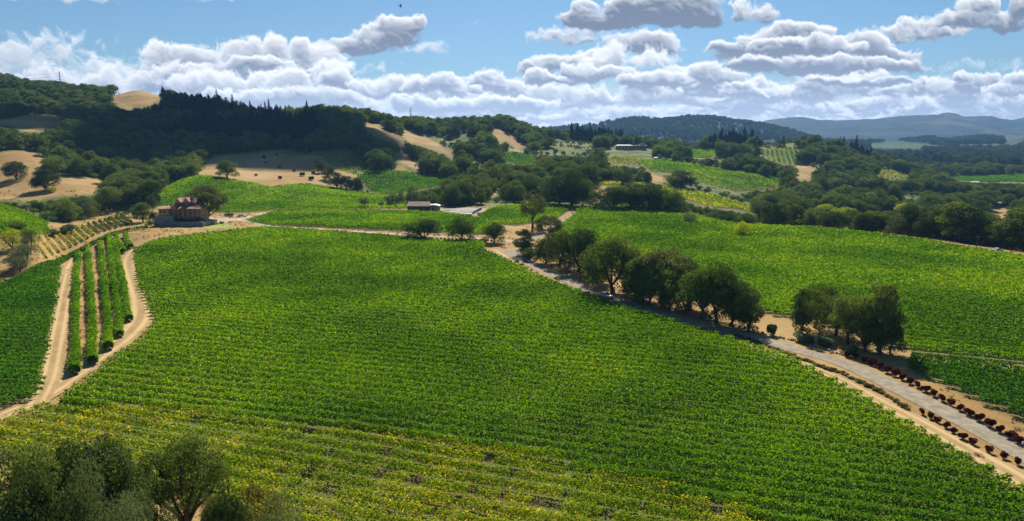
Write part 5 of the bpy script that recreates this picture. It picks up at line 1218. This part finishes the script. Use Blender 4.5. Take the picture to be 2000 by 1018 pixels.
# cars
def car(px, py, rz, paint, lb, y0=20, y1=900):
    p = spot(px, py, y0, y1); o = link('parked_car', None, loc=(p[0], p[1], p[2] + .07)); o.rotation_euler = (0, 0, rz); mark(o, lb, 'car')
    side = [(-2.2, .35), (-2.25, .75), (-2.1, .98), (-1.5, 1.04), (.95, 1.0), (1.95, .86), (2.22, .68), (2.22, .34)]
    bd = B().poly(side, -.88, .88).make('body', paint, o)
    m_ = bd.modifiers.new('round', 'BEVEL'); m_.width = .08; m_.segments = 2
    cab = B(); n = 0
    lo = [(-1.75, -.8), (.95, -.8), (.95, .8), (-1.75, .8)]; hi = [(-1.2, -.62), (.15, -.62), (.15, .62), (-1.2, .62)]
    cab.v = [(x, y, 1.0) for x, y in lo] + [(x, y, 1.42) for x, y in hi]; cab.f = [(0, 1, 5, 4), (1, 2, 6, 5), (2, 3, 7, 6), (3, 0, 4, 7), (4, 5, 6, 7)]
    cab.make('window', M_GLASSD, o)
    B().box(-1.22, .17, -.64, .64, 1.42, 1.47).make('roof', paint, o)
    for x in (-1.4, 1.4):
        for y in (-.86, .86):
            w_ = B().tube([(x, y - .11, .33), (x, y + .11, .33)], .33, k=14).make('wheel', M_BLACK, o); B().tube([(x, y - .12, .33), (x, y + .12, .33)], .18, k=10).make('rim', M_SILVER, w_)
    for y in (-.62, .62): B().box(2.18, 2.25, y - .18, y + .18, .62, .76).make('headlight', M_LAMP, o); B().box(-2.27, -2.2, y - .16, y + .16, .72, .86).make('taillight', M_RED, o)
def road_dir(x0, y0_, x1, y1_): a, b = spot(x0, y0_), spot(x1, y1_); return math.atan2(b[1] - a[1], b[0] - a[0])
car(1184, 582, road_dir(1170, 575, 1201, 586), M_SILVER, 'silver car on the road in the shade of the big oaks')
#car(1206, 590, road_dir(1201, 586, 1240, 598), M_WHITE, 'white car just behind the silver car on the shaded road')
#car(1037, 517, road_dir(1035, 515, 1060, 527), M_WHITE, 'white car at the upper bend of the road in tree shade')
car(472, 424, .4, M_WHITE, 'white car beside the forecourt of the stone house', 250)
car(1948, 492, .3, M_WHITE, 'white car glimpsed behind the right end of the vineyard crest', 260)
# rocks along the far road edge
rr_ = random.Random(3)
for i in range(26):
    x = 1474 + i * 7.2; y = np.interp(x, [1474, 1560, 1655], [648, 668, 697]); p = spot(x + rr_.uniform(-2, 2), y + rr_.uniform(-.6, .6)); s_ = rr_.uniform(.18, .42)
    o = B().ball((0, 0, s_ * .4), s_, 7, 4, (1.2, 1, .8), .15, rr_).make('rock', M_STONE, None, p, rr_.uniform(0, 6)); mark(o, nth(i + 1) + ' pale rock from the left along the far road edge', 'rock', 'rocks along the far road edge')
# birds
def bird(px, py, Y, span, lb, rz, roll):
    s, Yk, z = knot(px, Y, py, None); o = link('bird', None, loc=(s * Y, Y, z)); o.rotation_euler = (roll, .3, rz); mark(o, lb, 'bird')
    k = span / 2; b = B(); b.ball((0, 0, 0), k * .14, 8, 6, (3.0, 1, .9)); b.ball((k * .42, 0, .02 * k), k * .11, 8, 5)
    b.poly([(-k * .3, .03 * k), (-k * .85, .06 * k), (-k * .55, .0), (-k * .85, -.05 * k), (-k * .3, -.03 * k)], -.06 * k, .06 * k); b.make('body', M_DARKBIRD, o, smooth=False)
    for sgn in (1, -1):
        w_ = B(); w_.v = [(k * .22, sgn * .1 * k, 0), (-k * .12, sgn * .1 * k, 0), (-k * .02, sgn * .5 * k, .16 * k), (k * .26, sgn * .5 * k, .18 * k), (-k * .35, sgn * k, .08 * k)] ; n = len(w_.v)
        w_.v += [(x, y, z + .03 * k) for x, y, z in w_.v]; w_.f = [(0, 1, 2, 3), (3, 2, 4), (5, 8, 7, 6), (8, 9, 7), (0, 3, 8, 5), (3, 4, 9, 8), (1, 6, 7, 2), (2, 7, 9, 4), (0, 5, 6, 1)]
        w_.make('wing', M_DARKBIRD, o)
bird(782, 12, 42, .42, 'dark swallow like bird gliding at the top of the sky', .5, .9); bird(1386, 97, 120, .35, 'tiny dark bird speck in front of the big cloud', 2.0, .3)

# ------------------------------------------------------------------ unseen cloud, added well above the view and shaped to shade the wooded slope
CB = B(); rc = random.Random(8); ALT = 1150.0
for x, y, r in [(250,295,60),(300,262,85),(370,250,90),(440,262,95),(510,262,95),(580,262,95),(640,268,85),(690,282,70),(610,288,62),(520,284,62),(430,286,60),(340,292,66),(730,285,40),(30,232,75),(90,238,65),(-60,230,70),(150,250,40)]:
    g_ = spot(x, y, 300, 1300); t_ = (ALT - g_[2]) / SUN_DIR.z; c_ = (g_[0] + SUN_DIR.x * t_, g_[1] + SUN_DIR.y * t_, ALT)
    for k in range(3): CB.ball((c_[0] + rc.uniform(-.35, .35) * r, c_[1] + rc.uniform(-.35, .35) * r, c_[2] + rc.uniform(0, .5) * r), r * rc.uniform(.75, 1.0), 16, 10, (1, 1, .6), .06, rc)
M_CLOUD, nt_ = new_mat('cloud_white'); o_ = nd('ShaderNodeOutputMaterial'); d_ = nd('ShaderNodeBsdfDiffuse'); d_.inputs[0].default_value = (.9, .9, .9, 1); nt_.links.new(d_.outputs[0], o_.inputs[0])
tag(CB.make('cloud', M_CLOUD, smooth=True), 'unseen white cloud placed high overhead to shade the wooded slope', kind='structure')

# ------------------------------------------------------------------ the air
hz_ = B().box(-9700, 9700, -150, 9700, -80, 420).make('haze', MATS['ground']); hz_.data.materials.clear()
mh, nt_ = new_mat('air'); o_ = nd('ShaderNodeOutputMaterial'); v_ = nd('ShaderNodeVolumePrincipled')
v_.inputs['Color'].default_value = (.17, .35, .66, 1); v_.inputs['Density'].default_value = HAZE; v_.inputs['Anisotropy'].default_value = .2
nt_.links.new(v_.outputs[0], o_.inputs['Volume']); hz_.data.materials.append(mh); tag(hz_, 'thin blue summer air over the whole valley', kind='stuff')
